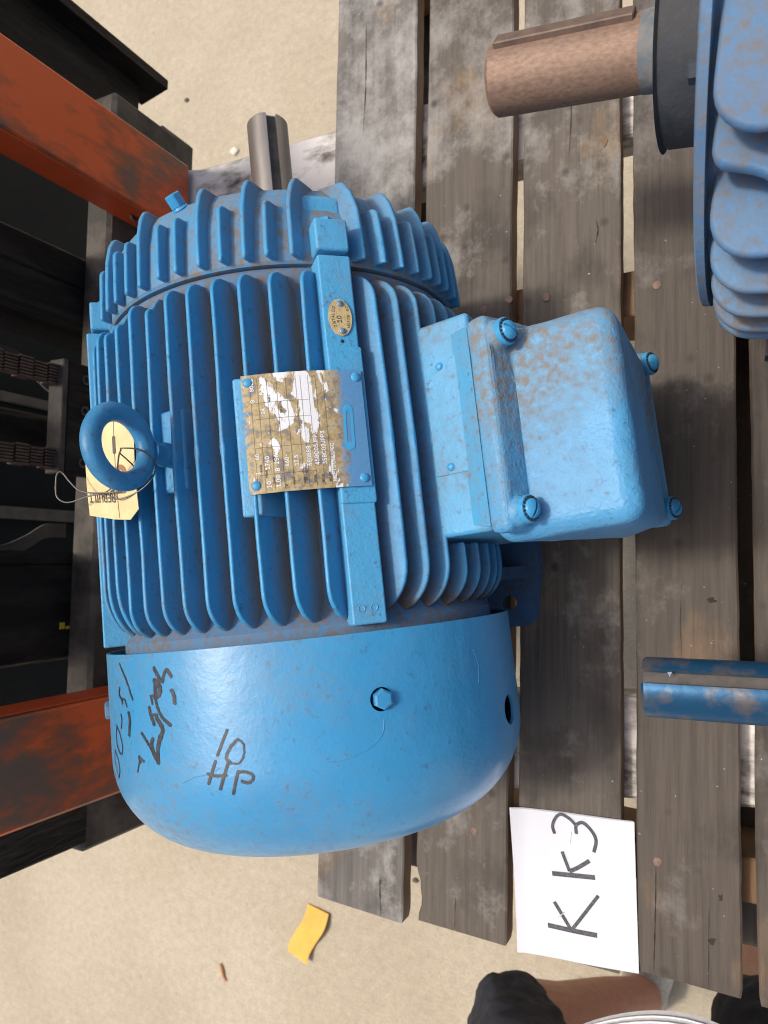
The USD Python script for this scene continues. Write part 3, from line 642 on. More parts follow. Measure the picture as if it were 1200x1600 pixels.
# name plate bent round the fins, its boss and rivets
boss = round_hull([(x, y, z) for x, z0 in ((.0560, .1560), (.0655, .1520)) for y in (.0165, .106) for z in (AZ + z0 - .03, AZ + z0 - .0018)], .0018, 10)
part(motor, 'plate_boss', boss, 'paint_bar')
RPL = .1676
def pl_(u, y): return cyl(y, u, RPL)
n = 14; us = np.linspace(math.radians(21.6), math.radians(49.3), n); ys = np.linspace(.0285, .1080, 9)
def patch(r, flip=False): return [cyl(y, u, r) for y in ys for u in us]
vs = patch(RPL) + patch(RPL - .0009); f = []
N_ = n * 9
for j in range(8):
    for i in range(n - 1):
        q = j * n + i; f += [(q, q + 1, q + n + 1), (q, q + n + 1, q + n), (N_ + q, N_ + q + n + 1, N_ + q + 1), (N_ + q, N_ + q + n, N_ + q + n + 1)]
ring = [i for i in range(n)] + [j * n + n - 1 for j in range(1, 9)] + [8 * n + i for i in range(n - 2, -1, -1)] + [j * n for j in range(7, 0, -1)]
for i in range(len(ring)):
    a, b = ring[i], ring[(i + 1) % len(ring)]; f += [(a, N_ + b, b), (a, N_ + a, N_ + b)]
npl = part(motor, 'name_plate', fixn(T(vs, f)), 'name_plate', smooth=30, label='worn brass name plate, half oversprayed with blue')
def pw(u, v, h=.00025):   # u runs along the shaft, v to the left across the plate, from the plate's fan-end right corner
    return cyl(.0285 + u, math.radians(49.3) - v / RPL, RPL + h)
def row(phi): return (math.radians(49.3 - phi)) * RPL
TXT = [(24.4, .012, '3', .0026), (24.4, .022, '60', .0026), (24.4, .060, 'G', .0026), (24.4, .068, 'BODS', .0024),
       (26.6, .003, '10', .0028), (26.6, .015, '1760', .0028), (26.6, .052, '24', .0026), (26.6, .065, '8 1', .0026),
       (28.7, .003, '1.00', .0028), (28.7, .0135, 'B', .0028), (28.7, .018, '256U', .0028), (28.7, .052, '65C', .0028), (28.7, .066, '01', .0026),
       (30.9, .016, '460-', .0026), (33.0, .016, '12.5', .0026),
       (35.9, .015, '680B88', .0028), (35.9, .031, '4G52', .0028), (37.6, .0155, '45BC03JPP3', .0028), (39.3, .0155, '35BC02JPP3', .0028), (41.2, .004, 'MEETS GM SPEC', .0025)]
letters = cat(*[text_on(s, h, u, row(ph), pw, sx=.92, bold=True) for ph, u, s, h in TXT])
part(npl, 'stamped_letters', letters, 'plate_letter', smooth=False)
small = cat(*[text_on(s, .0013, u, row(ph) + .0002, pw, bold=True, sx=.85) for ph, u, s in
    ((24.9, .014, 'PHASE'), (26.0, .010, 'FRAME'), (27.6, .006, 'TYPE'), (27.9, .020, 'RPM'), (28.0, .060, 'AMB C'), (30.2, .003, 'SF'), (30.4, .052, 'INS CLASS'), (31.9, .004, 'VOLTS'), (34.3, .004, 'AMPS'), (34.8, .006, 'DUTY RATING'), (36.6, .004, 'SERIAL'), (38.3, .004, 'BRG DE'), (40.0, .004, 'BRG ODE'))])
part(npl, 'small_letters', small, 'plate_line', smooth=False)
lines = []
for ph in (23.6, 25.3, 27.4, 29.6, 31.7, 33.9, 35.0, 36.7, 38.4, 40.1): lines.append(LineString([(.002, row(ph)), (.0765, row(ph))]).buffer(.00009))
for u in (.012, .030, .049, .060): lines.append(LineString([(u, row(24.0)), (u, row(36.7))]).buffer(.00011))
part(npl, 'etched_lines', sheet(unary_union(lines), lambda u, v: pw(u, v, .0001), .006), 'plate_line', smooth=False)
part(npl, 'faint_emblem', sheet(unary_union([LineString([(.028, row(45.0)), (.052, row(45.2))]).buffer(.0034).difference(LineString([(.031, row(45.0)), (.049, row(45.2))]).buffer(.0015))]), lambda u, v: pw(u, v, .0002), .003), 'paint_screw', smooth=False)
def rivet(o, nrm, r=.0032, h=.0016, mt='paint_screw', par=None, name='rivet'):
    q = revolve_y([(0, h)] + [(r * math.sin(a), h * math.cos(a)) for a in np.linspace(.3, np.pi / 2, 6)] + [(r * 1.02, -.001), (0, -.001)], 18)
    return part(par or motor, name, along(q, o, nrm), mt)
for y, d in ((.1030, 23.1), (.1030, 47.9), (.0340, 23.2), (.0340, 47.6)):
    u = math.radians(d); rivet(cyl(y, u, RPL), (math.sin(u), 0, math.cos(u)), par=npl)

# oval badge with two rivets
def oval(a, b, n=44): return Polygon([(a * math.cos(t), b * math.sin(t)) for t in np.linspace(0, 2 * np.pi, n, endpoint=False)])
ov = trimesh.creation.extrude_polygon(oval(.0083, .0131), .0008, engine='earcut')
bf = lambda u, y, h=.0: bar_frame(u, .1462 + y, .1642 + h)
bdg = part(motor, 'badge', T(np.array([bf(p[0], p[1], p[2]) for p in ov.vertices]), ov.faces), 'badge_metal', label='small oval brass badge stamped 10')
bt = lambda px, py, h=.00095: bf(-py, px, h)     # lettering runs up the shaft
stamps = [text_on('10', .0032, -.0042, -.0006, bt, sx=.95, bold=True)]
for s, off_, sg in (('INTALCO', -.0056, 1),):
    for i, ch in enumerate(s):
        tt = (i - 3) * .0021; stamps.append(text_on(ch, .0021, tt - .0007, .0042 - .0007 * (abs(i - 3) / 3) ** 2 * 1.6, bt))
for i, ch in enumerate('MOTOR NO'):
    if ch != ' ':
        tt = -(i - 3.5) * .0020; stamps.append(text_on(ch, .0018, (i - 3.5) * .0020 - .0006, -.0067 + .0005 * (abs(i - 3.5) / 3) ** 2, bt))
part(bdg, 'stamped_letters', cat(*stamps), 'badge_letter', smooth=False)
for y in (.0098, -.0098):
    o = bf(.0006, y, .0008); rivet(o, (math.sin(PH), 0, math.cos(PH)), .0023, .0016, 'rivet_steel', bdg)

# eye bolt and its pad
part(motor, 'eye_pad', round_hull([(x, y, AZ + z) for x in (-.0105, .0105) for y in (.0425, .0955) for z in (.125, .1565)], .0022, 12), 'paint_fin_clean')
EC = A((0, .0655, .2035))
a = np.linspace(0, 2 * np.pi, 65)
ringv = []; fr = []
nt = 18
for i in range(64):
    th = a[i]
    for j in range(nt):
        b = 2 * np.pi * j / nt
        rr = .0224 + .0063 * math.cos(b); xx = .0062 * math.sin(b)
        ringv.append(EC + np.array([xx, rr * math.sin(th), rr * math.cos(th)]))
for i in range(64):
    for j in range(nt):
        i2, j2 = (i + 1) % 64, (j + 1) % nt
        fr += [(i * nt + j, i2 * nt + j, i2 * nt + j2), (i * nt + j, i2 * nt + j2, i * nt + j2)]
eyem = m3.Manifold(m3.Mesh(np.array(ringv, np.float32), np.array(fixn(T(ringv, fr)).faces, np.uint32)))
neck = revolve_y([(0, .154), (.0082, .154), (.0085, .1640), (.0085, .1655), (.0073, .167), (.0068, .172), (.0085, .1785), (0, .1785)], 28)
neck = m3.Manifold(m3.Mesh(np.c_[neck.vertices[:, 0], neck.vertices[:, 2] + .0655, neck.vertices[:, 1] + AZ].astype(np.float32), fixn(T(np.c_[neck.vertices[:, 0], neck.vertices[:, 2] + .0655, neck.vertices[:, 1] + AZ], neck.faces)).faces.astype(np.uint32)))
em = (eyem + neck).to_mesh()
part(motor, 'eye_bolt', T(em.vert_properties[:, :3], em.tri_verts), 'paint_eye', smooth=60)

# conduit box: neck pad, base and the wedge-shaped cover over a slanted joint
FS0, FS1 = -.011, .132
part(motor, 'box_neck', round_hull([(x, y, AZ + z) for x, z in ((.118, .0525), (.1890, .0620), (.1890, -.0950), (.118, -.0950)) for y in (-.0055, .1425)], .0035, 14), 'paint_box_base')
fN = np.array([.905, .425]); fT = np.array([.425, -.905])      # (x, z) normal of the joint and the way down it
F0 = np.array([.2045, .0700])                                   # upper screw line on the joint
def fj(t, nrm, y): p = F0 + fT * t + fN * nrm; return (p[0], y, AZ + p[1])
HL = .172                                                       # from upper to lower screws
part(motor, 'box_base', hull_pts([(x, y, AZ + z) for y in (FS0 + .008, FS1 + .001) for x, z in ((.178, .0640), (.1900, .0695), (.165, -.090), (.240, -.092))] +
     [fj(t, -.0078, y) for t in (-.009, HL + .008) for y in (FS0 + .004, FS1 - .002)]), 'paint_box_base')
lipc = [fj(t, nn, y) for t in (-.0075, HL + .0075) for y in (FS0 + .004, FS1 - .004) for nn in (-.0010, .0062)]
lugs = [round_hull([fj(t, nn, y) for nn in (-.0005, .0085)], .0112, 16) for t in (0, HL) for y in (.0005, .1195)]
dome_c = [(x, y, AZ + z) for x, z, e in ((.2040, .0500, .000), (.2760, .0560, .002), (.2770, -.060, .004), (.256, -.074, .000)) for y in (-.0045 + e, .1145 - e * .6)]
M_ = lambda q: m3.Manifold(m3.Mesh(np.asarray(q.vertices, np.float32), np.asarray(q.faces, np.uint32)))
cov = M_(round_hull(lipc, .0055, 16)) + M_(round_hull(dome_c, .0135, 28))
for l in lugs: cov = cov + M_(l)
cov = cov.refine_to_length(.0028)
cq = cov.to_mesh(); ct = T(cq.vert_properties[:, :3], cq.tri_verts); ct.merge_vertices(merge_norm=True, merge_tex=True)
trimesh.smoothing.filter_taubin(ct, lamb=.5, nu=.52, iterations=14)
nv = ct.vertex_normals; ct.vertices = ct.vertices + nv * ((meshkit.fbm(ct.vertices * 45, 4, 3) - .5) * .0012)[:, None]
part(motor, 'conduit_box_cover', ct, 'paint_box', smooth=70)
for t in (0, HL):
    for y in (.0005, .1195):
        o = np.array(fj(t, .0190, y)); d = (fN[0], 0, fN[1])
        w = revolve_y([(0, .0016), (.0088, .0016), (.0094, .0008), (.0094, -.002), (0, -.002)], 28)
        hd = revolve_y([(0, .0062)] + [(.0066 * math.sin(x), .0022 + .0040 * math.cos(x)) for x in np.linspace(.25, np.pi / 2, 7)] + [(.0066, .001), (0, .001)], 28)
        hm = m3.Manifold(m3.Mesh(hd.vertices.astype(np.float32), hd.faces.astype(np.uint32)))
        ang = (20, -65, 40, -30)[int(t > 0) * 2 + int(y > .1)]
        hm = (hm - m3.Manifold.cube([.0021, .006, .02], True).translate([0, .0064, 0]).rotate([0, ang, 0])).to_mesh()
        scp = part(motor, 'cover_screw', along(T(hm.vert_properties[:, :3], hm.tri_verts), o, d), 'paint_screw', smooth=30)
        part(scp, 'washer', along(w, o, d), 'paint_screw')
        teeth = cat(*[move(box((-.0007, .0008, .0060), (.0007, .0023, .0085), .0001), (0, 0, 0)).apply_transform(trimesh.transformations.rotation_matrix(k * math.pi / 9, [0, 1, 0])) for k in range(18)])
        part(scp, 'lock_teeth', along(teeth, o, d), 'dark_steel', smooth=False)
# blank plate with two rivets on the neck
slope = math.atan2(.0115, .087)
def neckp(x, y, h): return np.array([x, y, AZ + .0560 + (x - .118) * math.tan(slope) + h])
nb = np.array([neckp(x, y, h) for x in (.1545, .1800) for y in (.0345, .1170) for h in (-.001, .0010)])
bp = part(motor, 'blank_plate', hull_pts(nb), 'paint_box_base')
for y in (.1125, .0395): rivet(neckp(.1665, y, .0010), (-math.sin(slope), 0, math.cos(slope)), .0030, .0018, par=bp)

# feet
for sx in (-1, 1):
    poly = Polygon([(.085, -.072), (.148, -.072), (.160, -.060), (.160, .150), (.150, .162), (.085, .162)]) if False else None
    base = Polygon([(.070, -.0865), (.146, -.0865), (.1535, -.080), (.158, -.060), (.1640, -.030), (.1640, .150), (.152, .165), (.070, .165)])
    base = base.difference(Point(.1290, -.0630).buffer(.0075)).difference(Point(.132, .137).buffer(.0075))
    e = trimesh.creation.extrude_polygon(base, .012, engine='earcut'); v = e.vertices.copy()
    v[:, 0] *= sx
    ft = fixn(T(v, e.faces))
    web = cat(*[hull_pts([(sx * x, y + d, z) for x, z in ((.075, .011), (.150, .011), (.118, .070), (.075, .060)) for d in (-.006, .006)]) for y in (-.035, .05, .135)])
    part(motor, 'foot', cat(ft, web), 'paint_foot')

# ---------------------------------------------------------------- card tag and its wire on the eye bolt
tagt = thing('cardboard_tag', 'cream cardboard tag wired to the eye bolt behind the steel ring', 'tag', (MX, MY, DECK), MROT)
def tgp(u, v, h=0):   # u to the right, v towards the shaft
    x = -.0690 + u; y = .030 + v
    z = AZ + .1700 + (x + .069) * .10 + .0018 * math.sin(v * 45) + .0012 * math.sin(u * 60)
    return np.array([x, y - u * .16, z + h])
tp = Polygon([(.001, .0035), (.030, .001), (.0445, .001), (.0535, .0085), (.0535, .060), (.047, .0745), (.010, .0745), (.0015, .0735)])
tm = trimesh.creation.extrude_polygon(tp, .0006, engine='earcut').subdivide_to_size(.006)
part(tagt, 'card', T(np.array([tgp(*p) for p in tm.vertices]), tm.faces), 'tag_card', smooth=30)
part(tagt, 'eyelet', sheet(Point(.0400, .0335).buffer(.0055).difference(Point(.0400, .0335).buffer(.0016)), lambda u, v: tgp(u, v, .0009)), 'tag_eyelet', smooth=False)
rt = lambda px, py: tgp(.0330 - px, .0190 - py, .0009)
part(tagt, 'printed_word', cat(text_on('REBUILT', .0062, 0, 0, rt, bold=True, sx=.82), text_on('NO.', .0022, .0120, -.030, rt), text_on('DATE', .0016, .0100, -.022, rt)), 'tag_ink', smooth=False)
part(tagt, 'crease', sheet(unary_union([LineString([(.0345, .002), (.0350, .04), (.0335, .0735)]).buffer(.00022), LineString([(.0345, .048), (.0340, .058)]).buffer(.0016)]), lambda u, v: tgp(u, v, .0008), .004), 'tag_ink', smooth=False)
wp = [(-.0265, .0430, .1795), (-.036, .0440, .180), (-.0490, .0455, .184), (-.0597, .0487, .186), (-.0671, .0556, .187), (-.072, .0621, .188), (-.0759, .0645, .188), (-.0795, .0615, .188), (-.0818, .0495, .187), (-.0774, .0440, .186), (-.0694, .0423, .185), (-.0548, .0442, .183), (-.042, .0450, .180), (-.033, .0490, .1795), (-.028, .0530, .181), (-.022, .060, .186), (-.016, .0655, .190), (-.009, .066, .195),
      (-.004, .066, .1985), (.006, .064, .194), (.0092, .0590, .187), (.0055, .0540, .180), (-.004, .0470, .176), (-.016, .0410, .177), (-.030, .0385, .180), (-.037, .0420, .1805), (-.034, .0455, .1800), (-.024, .0440, .179), (-.018, .0490, .178)]
part(tagt, 'wire', tube(smooth_path(wp, 8) + UP, .00055, 8), 'tag_wire', smooth=60)
part(tagt, 'wire_end', tube(smooth_path([(-.0145, .0660, .191), (-.013, .060, .1835), (-.0128, .056, .179)], 6) + UP, .0005, 8), 'tag_wire', smooth=60)

# ---------------------------------------------------------------- second, larger motor at the upper right
M2 = (-.0405, .331, DECK + .0008); A2 = .215; Q2 = math.radians(-6.2)
big = thing('electric_motor', 'larger dusty blue motor at the upper right with a thick rusty brown shaft', 'electric motor', M2, Q2)
def axx(mesh): # a shape made about the y axis turned to lie along +x at the axis height
    v = mesh.vertices; return fixn(T(np.c_[v[:, 1], -v[:, 0], v[:, 2] + A2], mesh.faces))
s2 = revolve_y([(0, -.1175), (.0218, -.1175), (.0238, -.1150), (.0238, -.0012 - .012), (.0238, .03), (0, .03)], 72)
part(big, 'shaft', axx(s2), 'rusty_shaft', smooth=30)
part(big, 'shaft_collar', axx(revolve_y([(.02375, -.0150), (.0241, -.0148), (.0252, -.001), (.0245, .001), (.02, .001)], 60)), 'shaft_worn')
kb = box((-.1120, -.0062, .0180), (-.0190, .0062, .0272), .0008); v = kb.vertices
ka = math.radians(-33); c_, s_ = math.cos(ka), math.sin(ka)
part(big, 'shaft_key', fixn(T(np.c_[v[:, 0], v[:, 1] * c_ - v[:, 2] * s_, v[:, 1] * s_ + v[:, 2] * c_ + A2], kb.faces)), 'rusty_key')
part(big, 'bearing_cap', axx(revolve_y([(.0245, .0015), (.062, .0000), (.0585, .0018), (.0595, .004), (.0595, .0300), (.02, .0305)], 96)), 'paint_two_dark')
for k in range(4):
    th = math.radians(45 + 90 * k)
    q = revolve_y([(0, -.007), (.0062, -.007), (.007, -.006), (.007, .003), (0, .003)], 6); v = q.vertices + np.array([.072 * math.sin(th), .028, .072 * math.cos(th)])
    part(big, 'cap_bolt', axx(T(v, q.faces)), 'paint_two_dark', smooth=False)
R2, C2 = .184, .148
part(big, 'frame', axx(revolve_y([(.05, .0300), (.150, .0335), (.160, .0340), (.1620, .0350), (.1620, .0395), (.150, .040), (C2, .042), (C2, .42), (.05, .43)], 128)), 'paint_two')
def bigfin(z, x1=.42, kind='s'):
    zi = math.sqrt(max(C2 * C2 - z * z, 1e-5)) - .008 if abs(z) < C2 else 0.0
    zo = math.sqrt(R2 * R2 - z * z); rr = min(.023, (zo - zi) * .9)
    t = np.linspace(np.pi, np.pi / 2, 10)
    p = [(.0425, zi)] + [(.0425 + rr + rr * math.cos(a), zo - rr + rr * math.sin(a)) for a in t] + [(x1, zo), (x1, zi)]
    if kind == 'scalloped':
        p = [(.0425, zi), (.0425, .128), (.046, .134), (.054, .136), (.064, .139), (.073, .145), (.080, .153), (.086, zo - .001), (.10, zo), (x1, zo), (x1, zi)]
    v, f = plate2d(p, lambda a, b: .0036 + .0034 * np.clip((zo - b) / max(zo - zi, .01), 0, 1), edge=.0026, step=.005)
    v = v.copy(); v[:, 2] += (meshkit.fbm(np.c_[v[:, 0] * 20, v[:, 1] * 20, np.full(len(v), z * 33)], 3, 2) - .5) * .0012
    return v, f
for z in (.127, .0995, .072, .0445, .017, -.0105, -.038, -.0655):
    v, f = bigfin(z, kind='scalloped' if z == .0995 else 's'); part(big, 'fin', fixn(T(np.c_[v[:, 0], -v[:, 1], A2 + z + v[:, 2]], f)), 'paint_two')
for y in (-.03, 0.0, .03, .06, .088):
    v, f = bigfin(y); part(big, 'fin', fixn(T(np.c_[v[:, 0], y + v[:, 2], A2 + v[:, 1]], f)), 'paint_two')
for sx in (-1, 1):
    e = trimesh.creation.extrude_polygon(Polygon([(.075, .08), (.075, .150), (.40, .150), (.40, .08)]), .018, engine='earcut'); v = e.vertices
    wb = cat(*[hull_pts([(x + d, sx * y, z) for y, z in ((.09, .016), (.140, .016), (.13, .11), (.09, .09)) for d in (-.008, .008)]) for x in (.10, .36)])
    part(big, 'foot', cat(fixn(T(np.c_[v[:, 0], sx * v[:, 1], v[:, 2]], e.faces)), wb), 'paint_two_dark')

# ---------------------------------------------------------------- third motor: only its blued shaft reaches into the picture
M3 = (-.062, -.0875, DECK + .0008); A3 = .1650; Q3 = math.radians(2.0)
third = thing('electric_motor', 'motor at the right edge showing only its dark blued keyed shaft', 'electric motor', M3, Q3)
def ax3(mesh):
    v = mesh.vertices; return fixn(T(np.c_[v[:, 1], -v[:, 0], v[:, 2] + A3], mesh.faces))
s3 = revolve_y([(0, 0), (.0188, 0), (.0202, .0016), (.0202, .150), (0, .150)], 72)
sm = m3.Manifold(m3.Mesh(s3.vertices.astype(np.float32), s3.faces.astype(np.uint32)))
if sm.volume() < 0: sm = m3.Manifold(m3.Mesh(s3.vertices.astype(np.float32), s3.faces[:, ::-1].astype(np.uint32)))
K3 = math.radians(-30)
sm = sm - m3.Manifold.cube([.0100, .26, .02], True).translate([0, .02, .0140 + .01]).rotate([0, math.degrees(K3), 0])
q = sm.to_mesh(); part(third, 'shaft', ax3(T(q.vert_properties[:, :3], q.tri_verts)), 'blued_shaft', smooth=30)
v = box((-.0050, .0004, .0130), (.0050, .148, .0141), .0002); w = v.vertices; c_, s_ = math.cos(K3), math.sin(K3)
part(third, 'keyway_floor', ax3(T(np.c_[w[:, 0] * c_ + w[:, 2] * s_, w[:, 1], -w[:, 0] * s_ + w[:, 2] * c_], v.faces)), 'keyway_steel')
part(third, 'paint_chip', T(np.array([(.0165, .0128, A3 + .0156), (.0195, .0130, A3 + .0156), (.0180, .0098, A3 + .0176)]), [(0, 2, 1)]), 'staple', smooth=False)
part(third, 'end_bell', ax3(revolve_y([(.0, .128), (.05, .128), (.12, .140), (.145, .150), (.150, .19), (.155, .20), (.155, .40), (0, .41)], 96)), 'paint_bell')
for k in range(24):
    th = 2 * np.pi * k / 24
    q = box((-.003, .20, .150), (.003, .40, .172), .001); v = q.vertices
    part(third, 'fin', ax3(T(np.c_[v[:, 0] * math.cos(th) + v[:, 2] * math.sin(th), v[:, 1], -v[:, 0] * math.sin(th) + v[:, 2] * math.cos(th)], q.faces)), 'paint_two')
for sx in (-1, 1): part(third, 'foot', box((.20, min(sx * .07, sx * .16), 0), (.40, max(sx * .07, sx * .16), .05), .003), 'paint_foot')

# ---------------------------------------------------------------- paper sign on the boards
sign = thing('paper_sign', 'white paper sheet hand-lettered K K 3 lying on the boards', 'paper', (-.145, -.305, DECK))
S0 = np.array([-.145, -.305, 0])
quad = np.array([(-.2035, -.2425), (-.0905, -.2365), (-.0870, -.3670), (-.1965, -.3755)])
def pq(x, y, h=0):
    lift = .0016 + .0045 * max(0, (-.19 - x) / .013) ** 1.4 + .0006 * math.sin(x * 70 + y * 40) + .0012 * max(0, (-.36 - y) / .015)
    return np.array([x, y, lift + h]) - S0
def sheet_mesh(q, h, n=18):
    vs = []; f = []
    for j in range(n + 1):
        for i in range(n + 1):
            a, b = i / n, j / n
            p = (q[0] * (1 - a) + q[1] * a) * (1 - b) + (q[3] * (1 - a) + q[2] * a) * b
            vs.append(pq(p[0], p[1], h))
    k = len(vs); vs += [p - np.array([0, 0, .0003]) for p in vs]
    for j in range(n):
        for i in range(n):
            a = j * (n + 1) + i; b = a + 1; c = a + n + 2; d = a + n + 1
            f += [(a, d, c), (a, c, b), (k + a, k + c, k + d), (k + a, k + b, k + c)]
    ed = list(range(n + 1)) + [j * (n + 1) + n for j in range(1, n + 1)] + [n * (n + 1) + i for i in range(n - 1, -1, -1)] + [j * (n + 1) for j in range(n - 1, 0, -1)]
    for i in range(len(ed)):
        a, b = ed[i], ed[(i + 1) % len(ed)]; f += [(a, b, k + b), (a, k + b, k + a)]
    return fixn(T(vs, f))
part(sign, 'top_sheet', sheet_mesh(quad, .0012), 'paper', smooth=30)
part(sign, 'under_sheet', sheet_mesh(quad + np.array([(-.0012, .0006), (-.0008, .0004), (-.0008, -.0003), (.0006, -.0008)]), 0.0), 'paper', smooth=30)
STROKE = [([(-.1680, -.3450), (-.1230, -.3430)], .0042), ([(-.146, -.3440), (-.162, -.322)], .0032), ([(-.146, -.344), (-.1220, -.308)], .0030),
          ([(-.164, -.2965), (-.125, -.2925)], .0042), ([(-.148, -.2915), (-.155, -.275)], .0030), ([(-.148, -.2915), (-.140, -.2865), (-.130, -.2785)], .0036),
          ([(-.1620, -.2600), (-.1640, -.253), (-.1610, -.245), (-.156, -.2412), (-.148, -.244), (-.142, -.249)], .0029), ([(-.142, -.2565), (-.142, -.249), (-.136, -.2452), (-.128, -.251), (-.124, -.259), (-.126, -.270)], .0031)]
gs = [LineString(smooth_path(np.array(p), 8) if len(p) > 2 else np.array(p)).buffer(w / 2, cap_style=2) for p, w in STROKE]
for g_ in unary_union(gs).geoms: part(sign, 'pen_letter', sheet(g_, lambda x, y: pq(x, y, .00145), .004), 'pen_grey', smooth=False)
edge = unary_union([LineString(smooth_path(np.array(p), 8) if len(p) > 2 else np.array(p)).buffer(w / 2, cap_style=2) for p, w in STROKE])
edge = edge.difference(edge.buffer(-.00045))
for g_ in edge.geoms:
    if g_.area > 2e-6: part(sign, 'pen_outline', sheet(g_, lambda x, y: pq(x, y, .0017), .004), 'ink', smooth=False)
for a, b in (((-.1470, -.2555), (-.1480, -.2660)), ((-.1582, -.3352), (-.1522, -.3290))):
    part(sign, 'staple', tube(np.array([pq(*a, .0021), pq(*b, .0021)]), .00045, 6), 'staple')

# ---------------------------------------------------------------- yellow card on the concrete
card = thing('yellow_card', 'bent yellow card lying on the concrete near the pallet', 'card', (-1.008, -.975, 0))
cq_ = np.array([(-1.016, -.905), (-.950, -.914), (-1.002, -1.047), (-1.064, -1.030)]) - np.array([-1.008, -.975])
vs = []; f = []
n = 12
for j in range(n + 1):
    for i in range(5):
        a, b = i / 4, j / n
        p = (cq_[0] * (1 - a) + cq_[1] * a) * (1 - b) + (cq_[3] * (1 - a) + cq_[2] * a) * b
        vs.append((p[0] + .008 * math.sin(b * 6.0), p[1], .004 + .012 * abs(math.sin(b * 4.6)) + .004 * a))
k = len(vs); vs += [(x, y, z - .0008) for x, y, z in vs]
for j in range(n):
    for i in range(4):
        a = j * 5 + i; f += [(a, a + 5, a + 6), (a, a + 6, a + 1), (k + a, k + a + 6, k + a + 5), (k + a, k + a + 1, k + a + 6)]
ed = list(range(5)) + [j * 5 + 4 for j in range(1, n + 1)] + [n * 5 + i for i in range(3, -1, -1)] + [j * 5 for j in range(n - 1, 0, -1)]
for i in range(len(ed)): a, b = ed[i], ed[(i + 1) % len(ed)]; f += [(a, b, k + b), (a, k + b, k + a)]
part(card, 'card_sheet', fixn(T(vs, f)), 'yellow_card', smooth=40)

# small litter on the concrete
def stone(r, seed, flat=.6):
    q = trimesh.creation.icosphere(subdivisions=2, radius=r); q.vertices *= (1 + .5 * (meshkit.fbm(q.vertices / r * 1.3, 2, seed) - .5))[:, None] * np.array([1, .8, flat]); return move(q, (0, 0, r * flat * .55))
simple('pale_stone', (.62, .58, .50), .85); simple('dark_grit', (.09, .075, .06), .9); simple('dry_leaf', (.42, .20, .08), .8)
for nm, p, r, mt, lb in (('small_stone', (-1.334, 1.186), .014, 'pale_stone', 'pale chip of stone on the concrete left of the near motor shaft'),
    ('small_stone', (-1.532, 1.400), .008, 'dark_grit', 'tiny dark speck on the concrete beyond the black mast plate'),
    ('small_stone', (-.713, -.781), .0075, 'dark_grit', 'dark grit, larger of two below the blue fan cover'),
    ('small_stone', (-.735, -.763), .0055, 'dark_grit', 'dark grit, smaller of two below the blue fan cover'),
    ('dry_twig', (-1.295, -1.130), .01, 'dry_leaf', 'thin orange-brown twig on the concrete left of the yellow card')):
    st = thing(nm, lb, 'twig' if nm == 'dry_twig' else 'stone', (p[0], p[1], 0))
    if nm == 'dry_twig': part(st, 'stem', tube(smooth_path([(0, 0, .003), (.010, -.014, .007), (.014, -.030, .004), (.022, -.040, .003)], 5), .0035, 7), mt)
    else: part(st, 'pebble', stone(r, int(r * 1e5)), mt, smooth=60)

# ---------------------------------------------------------------- forklift: tines under the deck, uprights and mast at the left
FL = np.array([-.75, .14, 0.0])
truck = thing('forklift', 'black forklift mast with worn orange fork uprights and rusty lift chains', 'forklift', FL)
def fb(lo, hi, b=.003): return move(box(lo, hi, b), -FL)
ZT = ZS - .0012
def fork(yc, w, ang, y_sh):
    """an L-shaped fork: tine under the deck, rounded heel, upright"""
    c = []
    t = np.linspace(-np.pi / 2, -np.pi, 8)
    prof_o = [(.33, ZT - .012), (.20, ZT - .038), (-.640, ZT - .040)] + [(-.640 + .055 * math.cos(a), ZT + .015 + .055 * math.sin(a)) for a in t] + [(-.698, 1.75)]
    prof_i = [(-.658, 1.75), (-.656, ZT + .020)] + [(-.638 + .018 * math.cos(a), ZT + .018 + .018 * math.sin(a)) for a in t[::-1]] + [(.20, ZT), (.33, ZT - .004)]
    P = prof_o + prof_i
    pl3 = Polygon(P)
    e = trimesh.creation.extrude_polygon(pl3, w, engine='earcut'); v = e.vertices
    q = np.c_[v[:, 0], yc - w / 2 + v[:, 2], v[:, 1]]
    q[:, 1] += (q[:, 0] - -.10) * math.tan(ang) * (q[:, 0] > -.9)
    return fixn(T(q - FL, e.faces)), P
